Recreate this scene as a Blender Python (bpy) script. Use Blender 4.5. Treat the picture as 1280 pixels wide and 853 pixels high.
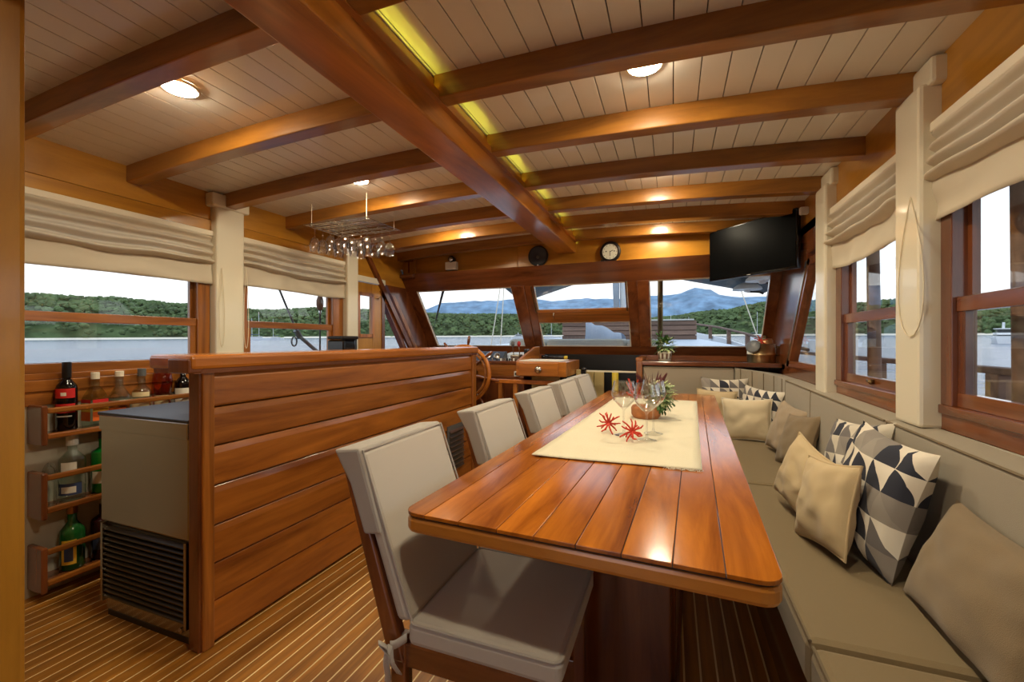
import bpy, math, random
from mathutils import Vector, Matrix, noise, Euler
for o in list(bpy.data.objects): bpy.data.objects.remove(o)
RND = random.Random(11)
PI = math.pi
S = bpy.context.scene
COL = S.collection
# ------------------------------------------------------------------ camera
FPX, HY, CAMZ = 530.0, 427.0, 1.18            # focal length in pixels of the 1280 frame, horizon row, eye height
YAW = math.atan(200/FPX)
cam = bpy.data.cameras.new('camera'); camo = bpy.data.objects.new('camera', cam); COL.objects.link(camo)
cam.sensor_width = 36; cam.lens = 36*FPX/1280; cam.clip_start = .02; cam.clip_end = 9000
camo.location = (0, 0, CAMZ); camo.rotation_euler = (PI/2, 0, YAW)
S.camera = camo
# ------------------------------------------------------------------ sky and exposure
S.view_settings.view_transform = 'Standard'; S.view_settings.look = 'None'
S.view_settings.gamma = 1; S.view_settings.use_curve_mapping = False
S.view_settings.exposure = 0.95
wd = bpy.data.worlds.new('sky'); S.world = wd; wd.use_nodes = True
nt = wd.node_tree; nt.nodes.clear()
wo = nt.nodes.new('ShaderNodeOutputWorld'); bg = nt.nodes.new('ShaderNodeBackground'); bg.inputs[1].default_value = 0.9
tc = nt.nodes.new('ShaderNodeTexCoord'); sp = nt.nodes.new('ShaderNodeSeparateXYZ'); nt.links.new(tc.outputs['Generated'], sp.inputs[0])
rz = nt.nodes.new('ShaderNodeValToRGB'); nt.links.new(sp.outputs[2], rz.inputs[0])
rz.color_ramp.elements[0].position = 0.0; rz.color_ramp.elements[0].color = (.95, .92, .90, 1)
rz.color_ramp.elements[1].position = 0.75; rz.color_ramp.elements[1].color = (.56, .66, .84, 1)
e = rz.color_ramp.elements.new(.22); e.color = (.80, .87, .97, 1)
nt.links.new(rz.outputs[0], bg.inputs[0]); nt.links.new(bg.outputs[0], wo.inputs[0])
LAMP = 165.0                                    # emission of one ceiling lamp diffuser

# ------------------------------------------------------------------ pixel -> ray helpers (a pixel gives a direction, the surface gives the distance)
FW = (-math.sin(YAW), math.cos(YAW)); RT = (math.cos(YAW), math.sin(YAW))
def ray(px, py):
    u = (px-640)/FPX; return Vector((FW[0]+u*RT[0], FW[1]+u*RT[1], -(py-HY)/FPX))
def atz(px, py, z): d = ray(px, py); return d*((z-CAMZ)/d.z)+Vector((0, 0, CAMZ))
def aty(px, py, y): d = ray(px, py); return d*(y/d.y)+Vector((0, 0, CAMZ))
def atx(px, py, x): d = ray(px, py); return d*(x/d.x)+Vector((0, 0, CAMZ))

# ------------------------------------------------------------------ materials
MATS = {}
def srgb(c):
    return tuple(((v/255)/12.92 if v/255 <= .04045 else ((v/255+.055)/1.055)**2.4) for v in c)+(1,)
def newmat(name):
    m = bpy.data.materials.new(name); m.use_nodes = True; n = m.node_tree
    b = n.nodes['Principled BSDF']; MATS[name] = m
    return m, n, b
def plain(name, c, rough=.5, metal=0, coat=0, emit=0, bump=0, bscale=60, vary=0, sheen=0):
    m, n, b = newmat(name); c = srgb(c)
    b.inputs['Base Color'].default_value = c; b.inputs['Roughness'].default_value = rough
    b.inputs['Metallic'].default_value = metal; b.inputs['Coat Weight'].default_value = coat
    if sheen: b.inputs['Sheen Weight'].default_value = sheen
    if emit: b.inputs['Emission Color'].default_value = c; b.inputs['Emission Strength'].default_value = emit
    if bump or vary:
        t = n.nodes.new('ShaderNodeTexCoord'); z = n.nodes.new('ShaderNodeTexNoise')
        z.inputs['Scale'].default_value = bscale; z.inputs['Detail'].default_value = 4
        n.links.new(t.outputs['Object'], z.inputs['Vector'])
        if bump:
            u = n.nodes.new('ShaderNodeBump'); u.inputs['Strength'].default_value = bump; u.inputs['Distance'].default_value = .01
            n.links.new(z.outputs['Fac'], u.inputs['Height']); n.links.new(u.outputs[0], b.inputs['Normal'])
        if vary:
            r = n.nodes.new('ShaderNodeValToRGB'); n.links.new(z.outputs['Fac'], r.inputs[0])
            r.color_ramp.elements[0].position = .3; r.color_ramp.elements[1].position = .7
            r.color_ramp.elements[0].color = tuple(v*(1-vary) for v in c[:3])+(1,)
            r.color_ramp.elements[1].color = tuple(min(1, v*(1+vary)) for v in c[:3])+(1,)
            n.links.new(r.outputs[0], b.inputs['Base Color'])
    return m
def wood(name, dark, light, axis=1, rough=.28, coat=.5, fine=16, dens=1.0, vary=.25, bump=.05, cior=1.5):
    """varnished wood, grain along the given axis of object space"""
    m, n, b = newmat(name); L = n.links.new
    t = n.nodes.new('ShaderNodeTexCoord'); oi = n.nodes.new('ShaderNodeObjectInfo')
    ad = n.nodes.new('ShaderNodeVectorMath'); ad.operation = 'ADD'
    ml = n.nodes.new('ShaderNodeMath'); ml.operation = 'MULTIPLY'; ml.inputs[1].default_value = 37
    L(oi.outputs['Random'], ml.inputs[0]); L(t.outputs['Object'], ad.inputs[0]); L(ml.outputs[0], ad.inputs[1])
    mp = n.nodes.new('ShaderNodeMapping'); s = [fine]*3; s[axis] = 1.1; mp.inputs['Scale'].default_value = s
    L(ad.outputs[0], mp.inputs[0])
    z = n.nodes.new('ShaderNodeTexNoise'); z.inputs['Scale'].default_value = dens; z.inputs['Detail'].default_value = 7
    z.inputs['Roughness'].default_value = .62; z.inputs['Distortion'].default_value = .6
    L(mp.outputs[0], z.inputs['Vector'])
    r = n.nodes.new('ShaderNodeValToRGB'); L(z.outputs['Fac'], r.inputs[0])
    d, l = srgb(dark), srgb(light)
    r.color_ramp.elements[0].position = .30; r.color_ramp.elements[0].color = d
    r.color_ramp.elements[1].position = .68; r.color_ramp.elements[1].color = l
    hs = n.nodes.new('ShaderNodeHueSaturation'); L(r.outputs[0], hs.inputs['Color'])
    mr = n.nodes.new('ShaderNodeMapRange'); mr.inputs['To Min'].default_value = 1-vary; mr.inputs['To Max'].default_value = 1+vary
    L(oi.outputs['Random'], mr.inputs[0]); L(mr.outputs[0], hs.inputs['Value'])
    L(hs.outputs[0], b.inputs['Base Color'])
    b.inputs['Roughness'].default_value = rough; b.inputs['Coat Weight'].default_value = coat; b.inputs['Coat Roughness'].default_value = .12
    u = n.nodes.new('ShaderNodeBump'); u.inputs['Strength'].default_value = bump; u.inputs['Distance'].default_value = .004; b.inputs['Coat IOR'].default_value = cior
    L(z.outputs['Fac'], u.inputs['Height']); L(u.outputs[0], b.inputs['Normal'])
    return m
for a, s in ((0, 'x'), (1, 'y'), (2, 'z')):
    wood('mahogany_'+s, (106, 56, 18), (184, 114, 44), a)
    wood('honey_'+s, (150, 98, 26), (196, 138, 46), a, rough=.3, coat=.5, fine=7, vary=.08)
    wood('redwood_'+s, (80, 40, 20), (136, 76, 38), a, rough=.25, coat=.55, fine=10, vary=.1)
wood('beam', (110, 68, 18), (178, 118, 42), 0, rough=.3, coat=.5, fine=9, vary=.12)
wood('beam_long', (124, 72, 20), (186, 114, 40), 1, rough=.28, coat=.6, fine=8, vary=.05)
wood('teak_floor', (120, 74, 22), (186, 124, 44), 1, rough=.42, coat=.15, fine=22, vary=.14)
wood('table', (116, 54, 12), (206, 122, 36), 1, rough=.24, coat=1, fine=9, vary=.14, bump=.005, cior=1.6); _b = MATS['table'].node_tree.nodes['Principled BSDF']; _b.inputs['Specular IOR Level'].default_value = .0; _b.inputs['Coat Roughness'].default_value = .15
wood('table_edge', (172, 104, 34), (216, 144, 58), 0, rough=.3, coat=.6, fine=8, vary=.04)
wood('bar', (116, 60, 18), (188, 114, 42), 1, rough=.3, coat=.45, fine=11, vary=.1)
wood('bartop', (154, 84, 24), (204, 124, 44), 1, rough=.25, coat=.6, fine=9, vary=.04)
wood('weathered', (96, 74, 62), (142, 112, 94), 0, rough=.7, coat=0, fine=10)
plain('seam', (242, 216, 160), .5)
plain('dark_seam', (46, 34, 26), .7)
plain('white_paint', (226, 219, 204), .32, coat=.25)
plain('plank_white', (222, 218, 210), .3, coat=.2, bump=.03, bscale=30)
plain('post_white', (226, 218, 196), .3, coat=.4)
plain('panel_white', (196, 190, 172), .5)
plain('dark_groove', (40, 16, 8), .5)
plain('black', (14, 14, 16), .35)
plain('black_gloss', (6, 6, 8), .12)
plain('screen', (5, 6, 7), .35); MATS['screen'].node_tree.nodes['Principled BSDF'].inputs['Specular IOR Level'].default_value = .06
plain('navy_top', (40, 46, 58), .45)
plain('steel', (168, 160, 148), .24, metal=1, bump=.01, bscale=200)
plain('steel_dark', (86, 80, 72), .4, metal=1)
plain('chrome', (210, 208, 204), .18, metal=1)
plain('brass', (214, 184, 136), .3, metal=1, vary=.2, bscale=8)
plain('bronze', (120, 96, 62), .4, metal=1)
plain('chair_fabric', (192, 184, 172), .9, bump=.25, bscale=900, sheen=.15)
plain('chair_side', (150, 132, 108), .9, bump=.25, bscale=900, sheen=.15)
plain('chair_sleeve', (178, 170, 160), .9, bump=.25, bscale=900, sheen=.15)
plain('sofa_fabric', (136, 117, 84), .9, bump=.3, bscale=700, sheen=.15, vary=.05)
plain('sofa_back', (160, 148, 128), .9, bump=.3, bscale=700, sheen=.15, vary=.04)
plain('piping', (120, 104, 80), .9)
plain('beige_fabric', (204, 180, 138), .92, bump=.35, bscale=600, sheen=.2)
plain('pale_fabric', (222, 204, 170), .92, bump=.35, bscale=600, sheen=.2)
plain('brown_fabric', (134, 114, 86), .92, bump=.3, bscale=600, sheen=.2)
plain('taupe_fabric', (166, 146, 120), .92, bump=.3, bscale=600, sheen=.2)
plain('runner', (222, 212, 184), .9, bump=.3, bscale=400, vary=.06)
plain('cord', (224, 212, 184), .7)
plain('cord_dark', (60, 58, 58), .7)
plain('coral', (206, 52, 22), .55)
plain('terracotta', (176, 112, 66), .75, vary=.25, bscale=20)
plain('leaf', (70, 110, 52), .55, vary=.3, bscale=40)
plain('leaf_pale', (170, 184, 128), .6, vary=.2, bscale=40)
plain('leaf_purple', (96, 44, 44), .6, vary=.3, bscale=30)
plain('twig', (120, 86, 64), .8)
plain('cream', (232, 222, 200), .6)
plain('label_red', (200, 34, 34), .5); plain('label_yellow', (236, 190, 60), .5); plain('label_orange', (226, 104, 30), .5)
plain('label_white', (226, 222, 208), .55); plain('label_cream', (224, 206, 160), .55); plain('label_blue', (60, 74, 110), .5)
plain('liquid_amber', (150, 70, 20), .1); plain('wine_dark', (12, 8, 10), .08)
plain('bottle_plum', (52, 20, 24), .08)
plain('cap_white', (222, 220, 214), .4); plain('cap_silver', (170, 168, 164), .3, metal=1); plain('cap_gold', (160, 120, 80), .35, metal=1)
plain('red_plastic', (170, 36, 30), .3); plain('grey_plastic', (96, 98, 100), .4); plain('yellow_paint', (214, 186, 54), .5)
plain('pale_door', (196, 176, 120), .45); plain('paper', (230, 226, 214), .7)
plain('mountain', (120, 150, 176), .95, vary=.35, bscale=.012)  # distance haze is put into this blue grey base colour
plain('forest', (86, 104, 62), .95, vary=.5, bscale=.06)
plain('deck_white', (206, 216, 226), .5); plain('hull_white', (232, 234, 236), .35); plain('awning', (74, 84, 88), .8)
plain('pad', (196, 196, 186), .9); plain('tarp', (150, 160, 172), .8, bump=.5, bscale=12)
plain('dome_white', (244, 244, 240), .4); plain('window_dark', (40, 48, 56), .2)
plain('clock_face', (206, 204, 190), .5); plain('towel', (92, 120, 92), .9)
m, n, b = newmat('lamp'); b.inputs['Base Color'].default_value = (1, .9, .7, 1)
b.inputs['Emission Color'].default_value = (1, .87, .62, 1); b.inputs['Emission Strength'].default_value = LAMP
m, n, b = newmat('led'); b.inputs['Emission Color'].default_value = (.72, .76, .06, 1); b.inputs['Emission Strength'].default_value = 9
def thin_glass(name, tint, ior=1.45, rough=0, extra=1.0):
    m = bpy.data.materials.new(name); m.use_nodes = True; n = m.node_tree; n.nodes.clear(); MATS[name] = m
    o = n.nodes.new('ShaderNodeOutputMaterial'); mx = n.nodes.new('ShaderNodeMixShader'); f = n.nodes.new('ShaderNodeFresnel'); bf = n.nodes.new('ShaderNodeNewGeometry'); io = n.nodes.new('ShaderNodeMapRange'); io.inputs['To Min'].default_value = ior; io.inputs['To Max'].default_value = 1/ior
    n.links.new(bf.outputs['Backfacing'], io.inputs[0]); n.links.new(io.outputs[0], f.inputs[0])
    t = n.nodes.new('ShaderNodeBsdfTransparent'); t.inputs[0].default_value = tint
    g = n.nodes.new('ShaderNodeBsdfGlossy'); g.inputs['Roughness'].default_value = rough
    mu = n.nodes.new('ShaderNodeMath'); mu.operation = 'MULTIPLY'; mu.inputs[1].default_value = extra; mu.use_clamp = True
    n.links.new(f.outputs[0], mu.inputs[0]); n.links.new(mu.outputs[0], mx.inputs[0]); n.links.new(t.outputs[0], mx.inputs[1]); n.links.new(g.outputs[0], mx.inputs[2]); n.links.new(mx.outputs[0], o.inputs[0])
    return m
thin_glass('pane', (.97, .985, .98, 1))
thin_glass('drink_glass', (.975, .98, .98, 1), 1.5, .02, 2.4)
thin_glass('bottle_clear', (.80, .84, .80, 1), 1.5, .02, 1.5)
plain('bottle_green', (12, 116, 40), .06, coat=.3); plain('bottle_dkgreen', (26, 84, 34), .08)
thin_glass('bottle_rose', (.62, .22, .10, 1), 1.5, .02, 1.5)
thin_glass('film', (.9, .92, .9, 1), 1.5, .15, 1.6)
def cloth_translucent(name, c, tr=.3):
    m, n, b = newmat(name); b.inputs['Base Color'].default_value = srgb(c); b.inputs['Roughness'].default_value = .9
    t = n.nodes.new('ShaderNodeBsdfTranslucent'); t.inputs[0].default_value = srgb(c); x = n.nodes.new('ShaderNodeMixShader'); x.inputs[0].default_value = tr
    n.links.new(b.outputs[0], x.inputs[1]); n.links.new(t.outputs[0], x.inputs[2]); n.links.new(x.outputs[0], n.nodes['Material Output'].inputs[0])
cloth_translucent('blind', (226, 214, 192), .3)
def water():
    m, n, b = newmat('water'); b.inputs['Base Color'].default_value = srgb((66, 92, 124)); b.inputs['Roughness'].default_value = .16
    t = n.nodes.new('ShaderNodeTexCoord'); mp = n.nodes.new('ShaderNodeMapping'); mp.inputs['Scale'].default_value = (.9, .9, 1)
    z = n.nodes.new('ShaderNodeTexNoise'); z.inputs['Scale'].default_value = .8; z.inputs['Detail'].default_value = 5
    u = n.nodes.new('ShaderNodeBump'); u.inputs['Strength'].default_value = .9; u.inputs['Distance'].default_value = .4
    n.links.new(t.outputs['Object'], mp.inputs[0]); n.links.new(mp.outputs[0], z.inputs[0]); n.links.new(z.outputs['Fac'], u.inputs['Height']); n.links.new(u.outputs[0], b.inputs['Normal'])
water()
def geo_fabric(name, seed):
    """printed cushion: quarter-circle and triangle cells in navy, greys and cream"""
    m, n, b = newmat(name); L = n.links.new; N = n.nodes.new
    uv = N('ShaderNodeUVMap'); sc = N('ShaderNodeVectorMath'); sc.operation = 'SCALE'; sc.inputs['Scale'].default_value = 5
    L(uv.outputs[0], sc.inputs[0])
    fl = N('ShaderNodeVectorMath'); fl.operation = 'FLOOR'; fr = N('ShaderNodeVectorMath'); fr.operation = 'FRACTION'
    L(sc.outputs[0], fl.inputs[0]); L(sc.outputs[0], fr.inputs[0])
    def math_(op, a, bb):
        q = N('ShaderNodeMath'); q.operation = op
        for i, v in enumerate((a, bb)):
            if isinstance(v, (int, float)): q.inputs[i].default_value = v
            else: L(v, q.inputs[i])
        return q.outputs[0]
    ofs = N('ShaderNodeVectorMath'); ofs.operation = 'ADD'; ofs.inputs[1].default_value = (seed*3.7, seed*1.3, 0); L(fl.outputs[0], ofs.inputs[0])
    wn = N('ShaderNodeTexWhiteNoise'); wn.noise_dimensions = '2D'; L(ofs.outputs[0], wn.inputs['Vector'])
    ln = N('ShaderNodeVectorMath'); ln.operation = 'LENGTH'; L(fr.outputs[0], ln.inputs[0])
    arc = math_('LESS_THAN', ln.outputs['Value'], .97)
    s2 = N('ShaderNodeSeparateXYZ'); L(fr.outputs[0], s2.inputs[0])
    dia = math_('LESS_THAN', math_('ADD', s2.outputs[0], s2.outputs[1]), 1.0)
    pick = math_('GREATER_THAN', wn.outputs['Value'], .68)
    shape = math_('ADD', math_('MULTIPLY', arc, pick), math_('MULTIPLY', dia, math_('SUBTRACT', 1, pick)))
    o2 = N('ShaderNodeVectorMath'); o2.operation = 'ADD'; L(ofs.outputs[0], o2.inputs[0]); o2.inputs[1].default_value = (17.3, 4.1, 0)
    w2 = N('ShaderNodeTexWhiteNoise'); w2.noise_dimensions = '2D'; L(o2.outputs[0], w2.inputs['Vector'])
    def ramp(cols):
        r = N('ShaderNodeValToRGB'); r.color_ramp.interpolation = 'CONSTANT'; L(w2.outputs['Value'], r.inputs[0]); el = r.color_ramp.elements
        el[0].position = 0; el[0].color = srgb(cols[0][1]); el[1].position = cols[1][0]; el[1].color = srgb(cols[1][1])
        for p_, c_ in cols[2:]: x_ = el.new(p_); x_.color = srgb(c_)
        return r.outputs[0]
    dk = ramp([(0, (46, 48, 60)), (.45, (112, 106, 104)), (.72, (70, 70, 78)), (.86, (150, 142, 132))])
    lt = ramp([(0, (226, 216, 198)), (.40, (206, 196, 178)), (.62, (228, 220, 204)), (.84, (140, 132, 124))])
    r = N('ShaderNodeMix'); r.data_type = 'RGBA'; L(shape, r.inputs[0]); L(lt, r.inputs[6]); L(dk, r.inputs[7])
    L(r.outputs[2], b.inputs['Base Color']); b.inputs['Roughness'].default_value = .92
for i in range(4): geo_fabric('geo_%d' % i, i+1)

# ------------------------------------------------------------------ mesh builder
class MB:
    def __init__(s): s.v = []; s.f = []; s.uv = None
    def add(s, vs, fs):
        o = len(s.v); s.v += [tuple(p) for p in vs]; s.f += [tuple(i+o for i in q) for q in fs]; return s
    def box(s, x0, x1, y0, y1, z0, z1):
        v = [(x, y, z) for z in (z0, z1) for y in (y0, y1) for x in (x0, x1)]
        return s.add(v, [(0, 2, 3, 1), (4, 5, 7, 6), (0, 1, 5, 4), (2, 6, 7, 3), (0, 4, 6, 2), (1, 3, 7, 5)])
    def hexa(s, bot, top):
        v = list(bot)+list(top); n = len(bot)
        f = [tuple(range(n-1, -1, -1)), tuple(range(n, 2*n))]+[(i, (i+1) % n, n+(i+1) % n, n+i) for i in range(n)]
        return s.add(v, f)
    def bar(s, a, b, w, h, up=(0, 0, 1)):
        a, b = Vector(a), Vector(b); d = (b-a).normalized(); up = Vector(up)
        if abs(d.dot(up)) > .98: up = Vector((0, 1, 0))
        r = d.cross(up).normalized()*w/2; u = r.cross(d).normalized()*h/2
        q = lambda p: [p-r-u, p+r-u, p+r+u, p-r+u]
        return s.hexa(q(a), q(b))
    def tube(s, pts, r, seg=8, closed=False):
        pts = [Vector(p) for p in pts]; n = len(pts); rs = r if isinstance(r, (list, tuple)) else [r]*n
        vs = []; prev = None
        for i, p in enumerate(pts):
            d = (pts[(i+1) % n]-pts[i-1]) if closed else (pts[min(i+1, n-1)]-pts[max(i-1, 0)])
            d = d.normalized() if d.length > 1e-9 else Vector((0, 0, 1))
            if prev is None: a = Vector((0, 0, 1)) if abs(d.z) < .9 else Vector((1, 0, 0)); a = d.cross(a).normalized()
            else: a = (prev-d*prev.dot(d)).normalized()
            prev = a; c = d.cross(a)
            vs += [p+(a*math.cos(2*PI*k/seg)+c*math.sin(2*PI*k/seg))*rs[i] for k in range(seg)]
        fs = []
        for i in range(n if closed else n-1):
            j = (i+1) % n
            fs += [(i*seg+k, i*seg+(k+1) % seg, j*seg+(k+1) % seg, j*seg+k) for k in range(seg)]
        if not closed: fs += [tuple(range(seg-1, -1, -1)), tuple((n-1)*seg+k for k in range(seg))]
        return s.add(vs, fs)
    def lathe(s, prof, c=(0, 0, 0), seg=20, mat=None):
        vs = []
        for r, z in prof:
            for k in range(seg):
                p = Vector((max(r, 1e-4)*math.cos(2*PI*k/seg), max(r, 1e-4)*math.sin(2*PI*k/seg), z))
                if mat is not None: p = mat @ p
                vs.append(p+Vector(c))
        fs = []
        for i in range(len(prof)-1):
            fs += [(i*seg+k, i*seg+(k+1) % seg, (i+1)*seg+(k+1) % seg, (i+1)*seg+k) for k in range(seg)]
        return s.add(vs, fs)
    def prism(s, poly, ax, t0, t1):
        def mk(p, t): return {'x': (t, p[0], p[1]), 'y': (p[0], t, p[1]), 'z': (p[0], p[1], t)}[ax]
        return s.hexa([mk(p, t0) for p in poly], [mk(p, t1) for p in poly])
    def grid(s, fn, nu, nv, uv=False):
        vs = [fn(i/nu, j/nv) for j in range(nv+1) for i in range(nu+1)]
        fs = [(j*(nu+1)+i, j*(nu+1)+i+1, (j+1)*(nu+1)+i+1, (j+1)*(nu+1)+i) for j in range(nv) for i in range(nu)]
        if uv:
            if s.uv is None: s.uv = {}
            o = len(s.v)
            for j in range(nv+1):
                for i in range(nu+1): s.uv[o+j*(nu+1)+i] = (i/nu, j/nv)
        return s.add(vs, fs)
    def move(s, d): d = Vector(d); s.v = [tuple(Vector(p)+d) for p in s.v]; return s
    def xf(s, m): s.v = [tuple(m @ Vector(p)) for p in s.v]; return s
def mesh(name, mb, mat, smooth=False):
    me = bpy.data.meshes.new(name); me.from_pydata(mb.v, [], mb.f); me.materials.append(MATS[mat])
    if mb.uv:
        l = me.uv_layers.new()
        for lp in me.loops: l.data[lp.index].uv = mb.uv.get(lp.vertex_index, (0, 0))
    me.update(); me.validate()
    import bmesh
    bm = bmesh.new(); bm.from_mesh(me); bmesh.ops.recalc_face_normals(bm, faces=bm.faces); bm.to_mesh(me); bm.free()
    if smooth:
        for p in me.polygons: p.use_smooth = True
    return me
def link(name, me, parent=None, loc=None, bevel=0, seg=2, label=None):
    o = bpy.data.objects.new(name, me); COL.objects.link(o)
    if parent is not None: o.parent = parent
    if loc is not None: o.location = loc
    if bevel:
        b = o.modifiers.new('bevel', 'BEVEL'); b.width = bevel; b.segments = seg; b.limit_method = 'ANGLE'; b.angle_limit = .6
    if label: o['label'] = label
    return o
def tag(o, label=None, cat=None, group=None, kind=None):
    if label: o['label'] = label
    if cat: o['category'] = cat
    if group: o['group'] = group
    if kind: o['kind'] = kind
    return o
def thing(name, label, cat, loc=(0, 0, 0), rotz=0, group=None, kind=None):
    o = bpy.data.objects.new(name, None); COL.objects.link(o); o.location = loc; o.rotation_euler = (0, 0, rotz); o.empty_display_size = .1
    return tag(o, label, cat, group, kind)
def part(name, mb, mat, root, world=False, smooth=False, bevel=0, label=None, center=True, kind=None):
    """a part of a thing; world=True: vertices are in world coordinates. The part's origin is put at the middle of its mesh."""
    if world:
        w = root; off = Vector()
        while w is not None: off += Vector(w.location); w = w.parent
        mb.move(-off)
    loc = None
    if center and mb.v:
        loc = Vector([(min(p[i] for p in mb.v)+max(p[i] for p in mb.v))/2 for i in range(3)]); mb.move(-loc)
    o = link(name, mesh(name, mb, mat, smooth), root, loc, bevel, label=label)
    if kind: o['kind'] = kind
    return o
def solo(name, mb, mat, label, cat, group=None, smooth=False, bevel=0, kind=None):
    """a thing that is one mesh; origin at its base"""
    loc = Vector([(min(p[i] for p in mb.v)+max(p[i] for p in mb.v))/2 for i in range(2)]+[min(p[2] for p in mb.v)]); mb.move(-loc)
    o = link(name, mesh(name, mb, mat, smooth), None, loc, bevel)
    return tag(o, label, cat, group, kind)
def copy_tree(o, parent=None):
    c = o.copy(); COL.objects.link(c); c.parent = parent
    for ch in list(o.children): copy_tree(ch, c)
    return c
B = lambda *a: MB().box(*a)
def rrect(x0, x1, y0, y1, r, n=5, corners=(1, 1, 1, 1)):
    out = []
    for (cx, cy, a0, on) in ((x1-r, y1-r, 0, corners[0]), (x0+r, y1-r, 90, corners[1]), (x0+r, y0+r, 180, corners[2]), (x1-r, y0+r, 270, corners[3])):
        if on: out += [(cx+r*math.cos(math.radians(a0+90*k/n)), cy+r*math.sin(math.radians(a0+90*k/n))) for k in range(n+1)]
        else: out.append((cx+(r if a0 in (0, 270) else -r), cy+(r if a0 in (0, 90) else -r)))
    return out

# ================================================================== THE ROOM
XL, XR, XC = -2.76, .84, -.94
def zc(x): return 2.195-.065*((x-XC)/1.8)**2          # cambered ceiling
YF = 3.95                                              # header board above the windscreen
# floor: pale caulk base, teak planks proud of it
fl = solo('floor', B(-2.82, .9, -1.6, 4.6, -.06, -.0012), 'seam', 'teak plank cabin sole with pale caulk lines', 'floor', kind='structure')
pk = MB(); pm = None; x = -2.82; i = 0
while x < .88:
    w = .0482
    if pm is None: pm = mesh('plank', B(-w/2, w/2, -3.1, 3.1, -.006, .003), 'teak_floor')
    o = link('plank', pm, fl, (x+.0275-fl.location.x, 1.5-fl.location.y, -fl.location.z-.003)); x += .055
# ceiling: backing slab and white planks fore and aft
cb = MB()
xs = [XL-.06+(XR-XL+.12)*k/16 for k in range(17)]
cb.hexa([(x, -1.3, zc(x)+.014) for x in xs]+[(x, -1.3, zc(x)+.07) for x in reversed(xs)], [(x, YF+.08, zc(x)+.014) for x in xs]+[(x, YF+.08, zc(x)+.07) for x in reversed(xs)])
ce = solo('ceiling', cb, 'dark_seam', 'white planked cabin ceiling with dark seams', 'ceiling', kind='structure')
PW = .094; x = -.653-PW*23
while x < XR+.03:
    a, c = max(x+.0018, XL-.02), min(x+PW-.0018, XR+.02)
    if c-a > .01:
        q = MB(); q.hexa([(a, -1.25, zc(a)), (c, -1.25, zc(c)), (c, -1.25, zc(c)+.016), (a, -1.25, zc(a)+.016)], [(a, YF+.05, zc(a)), (c, YF+.05, zc(c)), (c, YF+.05, zc(c)+.016), (a, YF+.05, zc(a)+.016)])
        part('ceiling_plank', q, 'plank_white', ce, world=True, bevel=.0012)
    x += PW
# centre beam and cross beams
tn = [0]
def trim(mb, mat, label, bevel=.006, smooth=False):
    tn[0] += 1; return solo('trim_%d' % tn[0], mb, mat, label, 'beam', bevel=bevel, kind='structure', smooth=smooth)
trim(B(-1.03, -.85, -1.2, YF+.01, 2.012, 2.19), 'beam_long', 'heavy varnished centre beam running fore and aft under the ceiling', .008)
def cross_beam(xa, xb, y1, label, w=.072, h=.088):
    q = MB(); n = 10; X = [xa+(xb-xa)*k/n for k in range(n+1)]
    for sgn in (0,):
        vs = []; 
        for x in X:
            z = zc(x)-h; vs += [(x, y1-w, z), (x, y1, z), (x, y1, zc(x)+.004), (x, y1-w, zc(x)+.004)]
        fs = [(0, 1, 2, 3), tuple(4*n+k for k in (3, 2, 1, 0))]
        for k in range(n):
            for j in range(4): fs.append((4*k+j, 4*k+4+j, 4*k+4+(j+1) % 4, 4*k+(j+1) % 4))
        q.add(vs, fs)
    return trim(q, 'beam', label, .005)
ORD = ['behind the opening', 'second', 'third', 'fourth', 'fifth', 'sixth', 'seventh']
for i, y in enumerate((.48, .98, 1.48, 1.98, 2.49, 2.99, 3.45, 3.90)):
    o1 = 'ceiling cross beam %s, bar side of the centre beam' % ('nearest the entrance' if i == 0 else 'number %d counted from the entrance' % (i+1))
    o2 = 'ceiling cross beam %s, sofa side of the centre beam' % ('nearest the entrance' if i == 0 else 'number %d counted from the entrance' % (i+1))
    cross_beam(XL-.01, -1.028, y, o1); cross_beam(-.852, XR+.01, y, o2)
# LED strip tucked along the sofa side of the centre beam
solo('led_strip', B(-.8495, -.842, -.6, 3.9, 2.110, 2.122), 'led', 'yellow light strip along the top of the centre beam', 'light strip')
trim(B(-.838, -.828, -.6, 3.9, 2.100, 2.132).box(-.852, -.836, -.6, 3.9, 2.100, 2.109), 'beam_long', 'small moulding hiding the light strip along the centre beam', 0)
# ------------------------------------------------------------------ walls
def wall(name, label): return thing(name, label, 'wall', (0, 0, 0), kind='structure')
wl = wall('wall_left', 'cabin side wall with windows behind the bar')
part('lower_panel', B(XL-.06, XL, .4, 4.6, 0, .88), 'panel_white', wl)
part('sill_board', B(XL-.06, XL+.012, .4, 3.16, .88, .945), 'mahogany_y', wl, bevel=.004)
part('sill_board', B(XL-.06, XL+.022, .4, 3.16, .9445, .998), 'mahogany_y', wl, bevel=.004)
part('upper_board', B(XL-.06, XL, .4, 4.1, 1.955, 2.17), 'honey_y', wl, bevel=.003)
part('upper_board', B(XL-.06, XL+.008, .4, 3.16, 1.845, 1.952), 'honey_y', wl, bevel=.003)
part('side_board', B(XL-.06, XL, .4, 3.16, 1.80, 1.846), 'honey_y', wl)
wr = wall('wall_right', 'cabin side wall with windows behind the sofa')
part('lower_panel', B(XR, XR+.06, -1.28, 4.6, 0, .885), 'panel_white', wr)
part('upper_board', B(XR, XR+.06, -1.28, 4.1, 1.90, 2.17), 'honey_y', wr, bevel=.003)
part('aft_panel', B(XR, XR+.06, -1.28, .55, .885, 1.90), 'honey_z', wr)
part('sill_board', B(XR-.0005, XR+.06, .55, 3.0, .885, .945), 'redwood_y', wr, bevel=.004)
def YR(z): return 4.0+(1.73-z)*.75                    # raked windscreen plane
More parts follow.
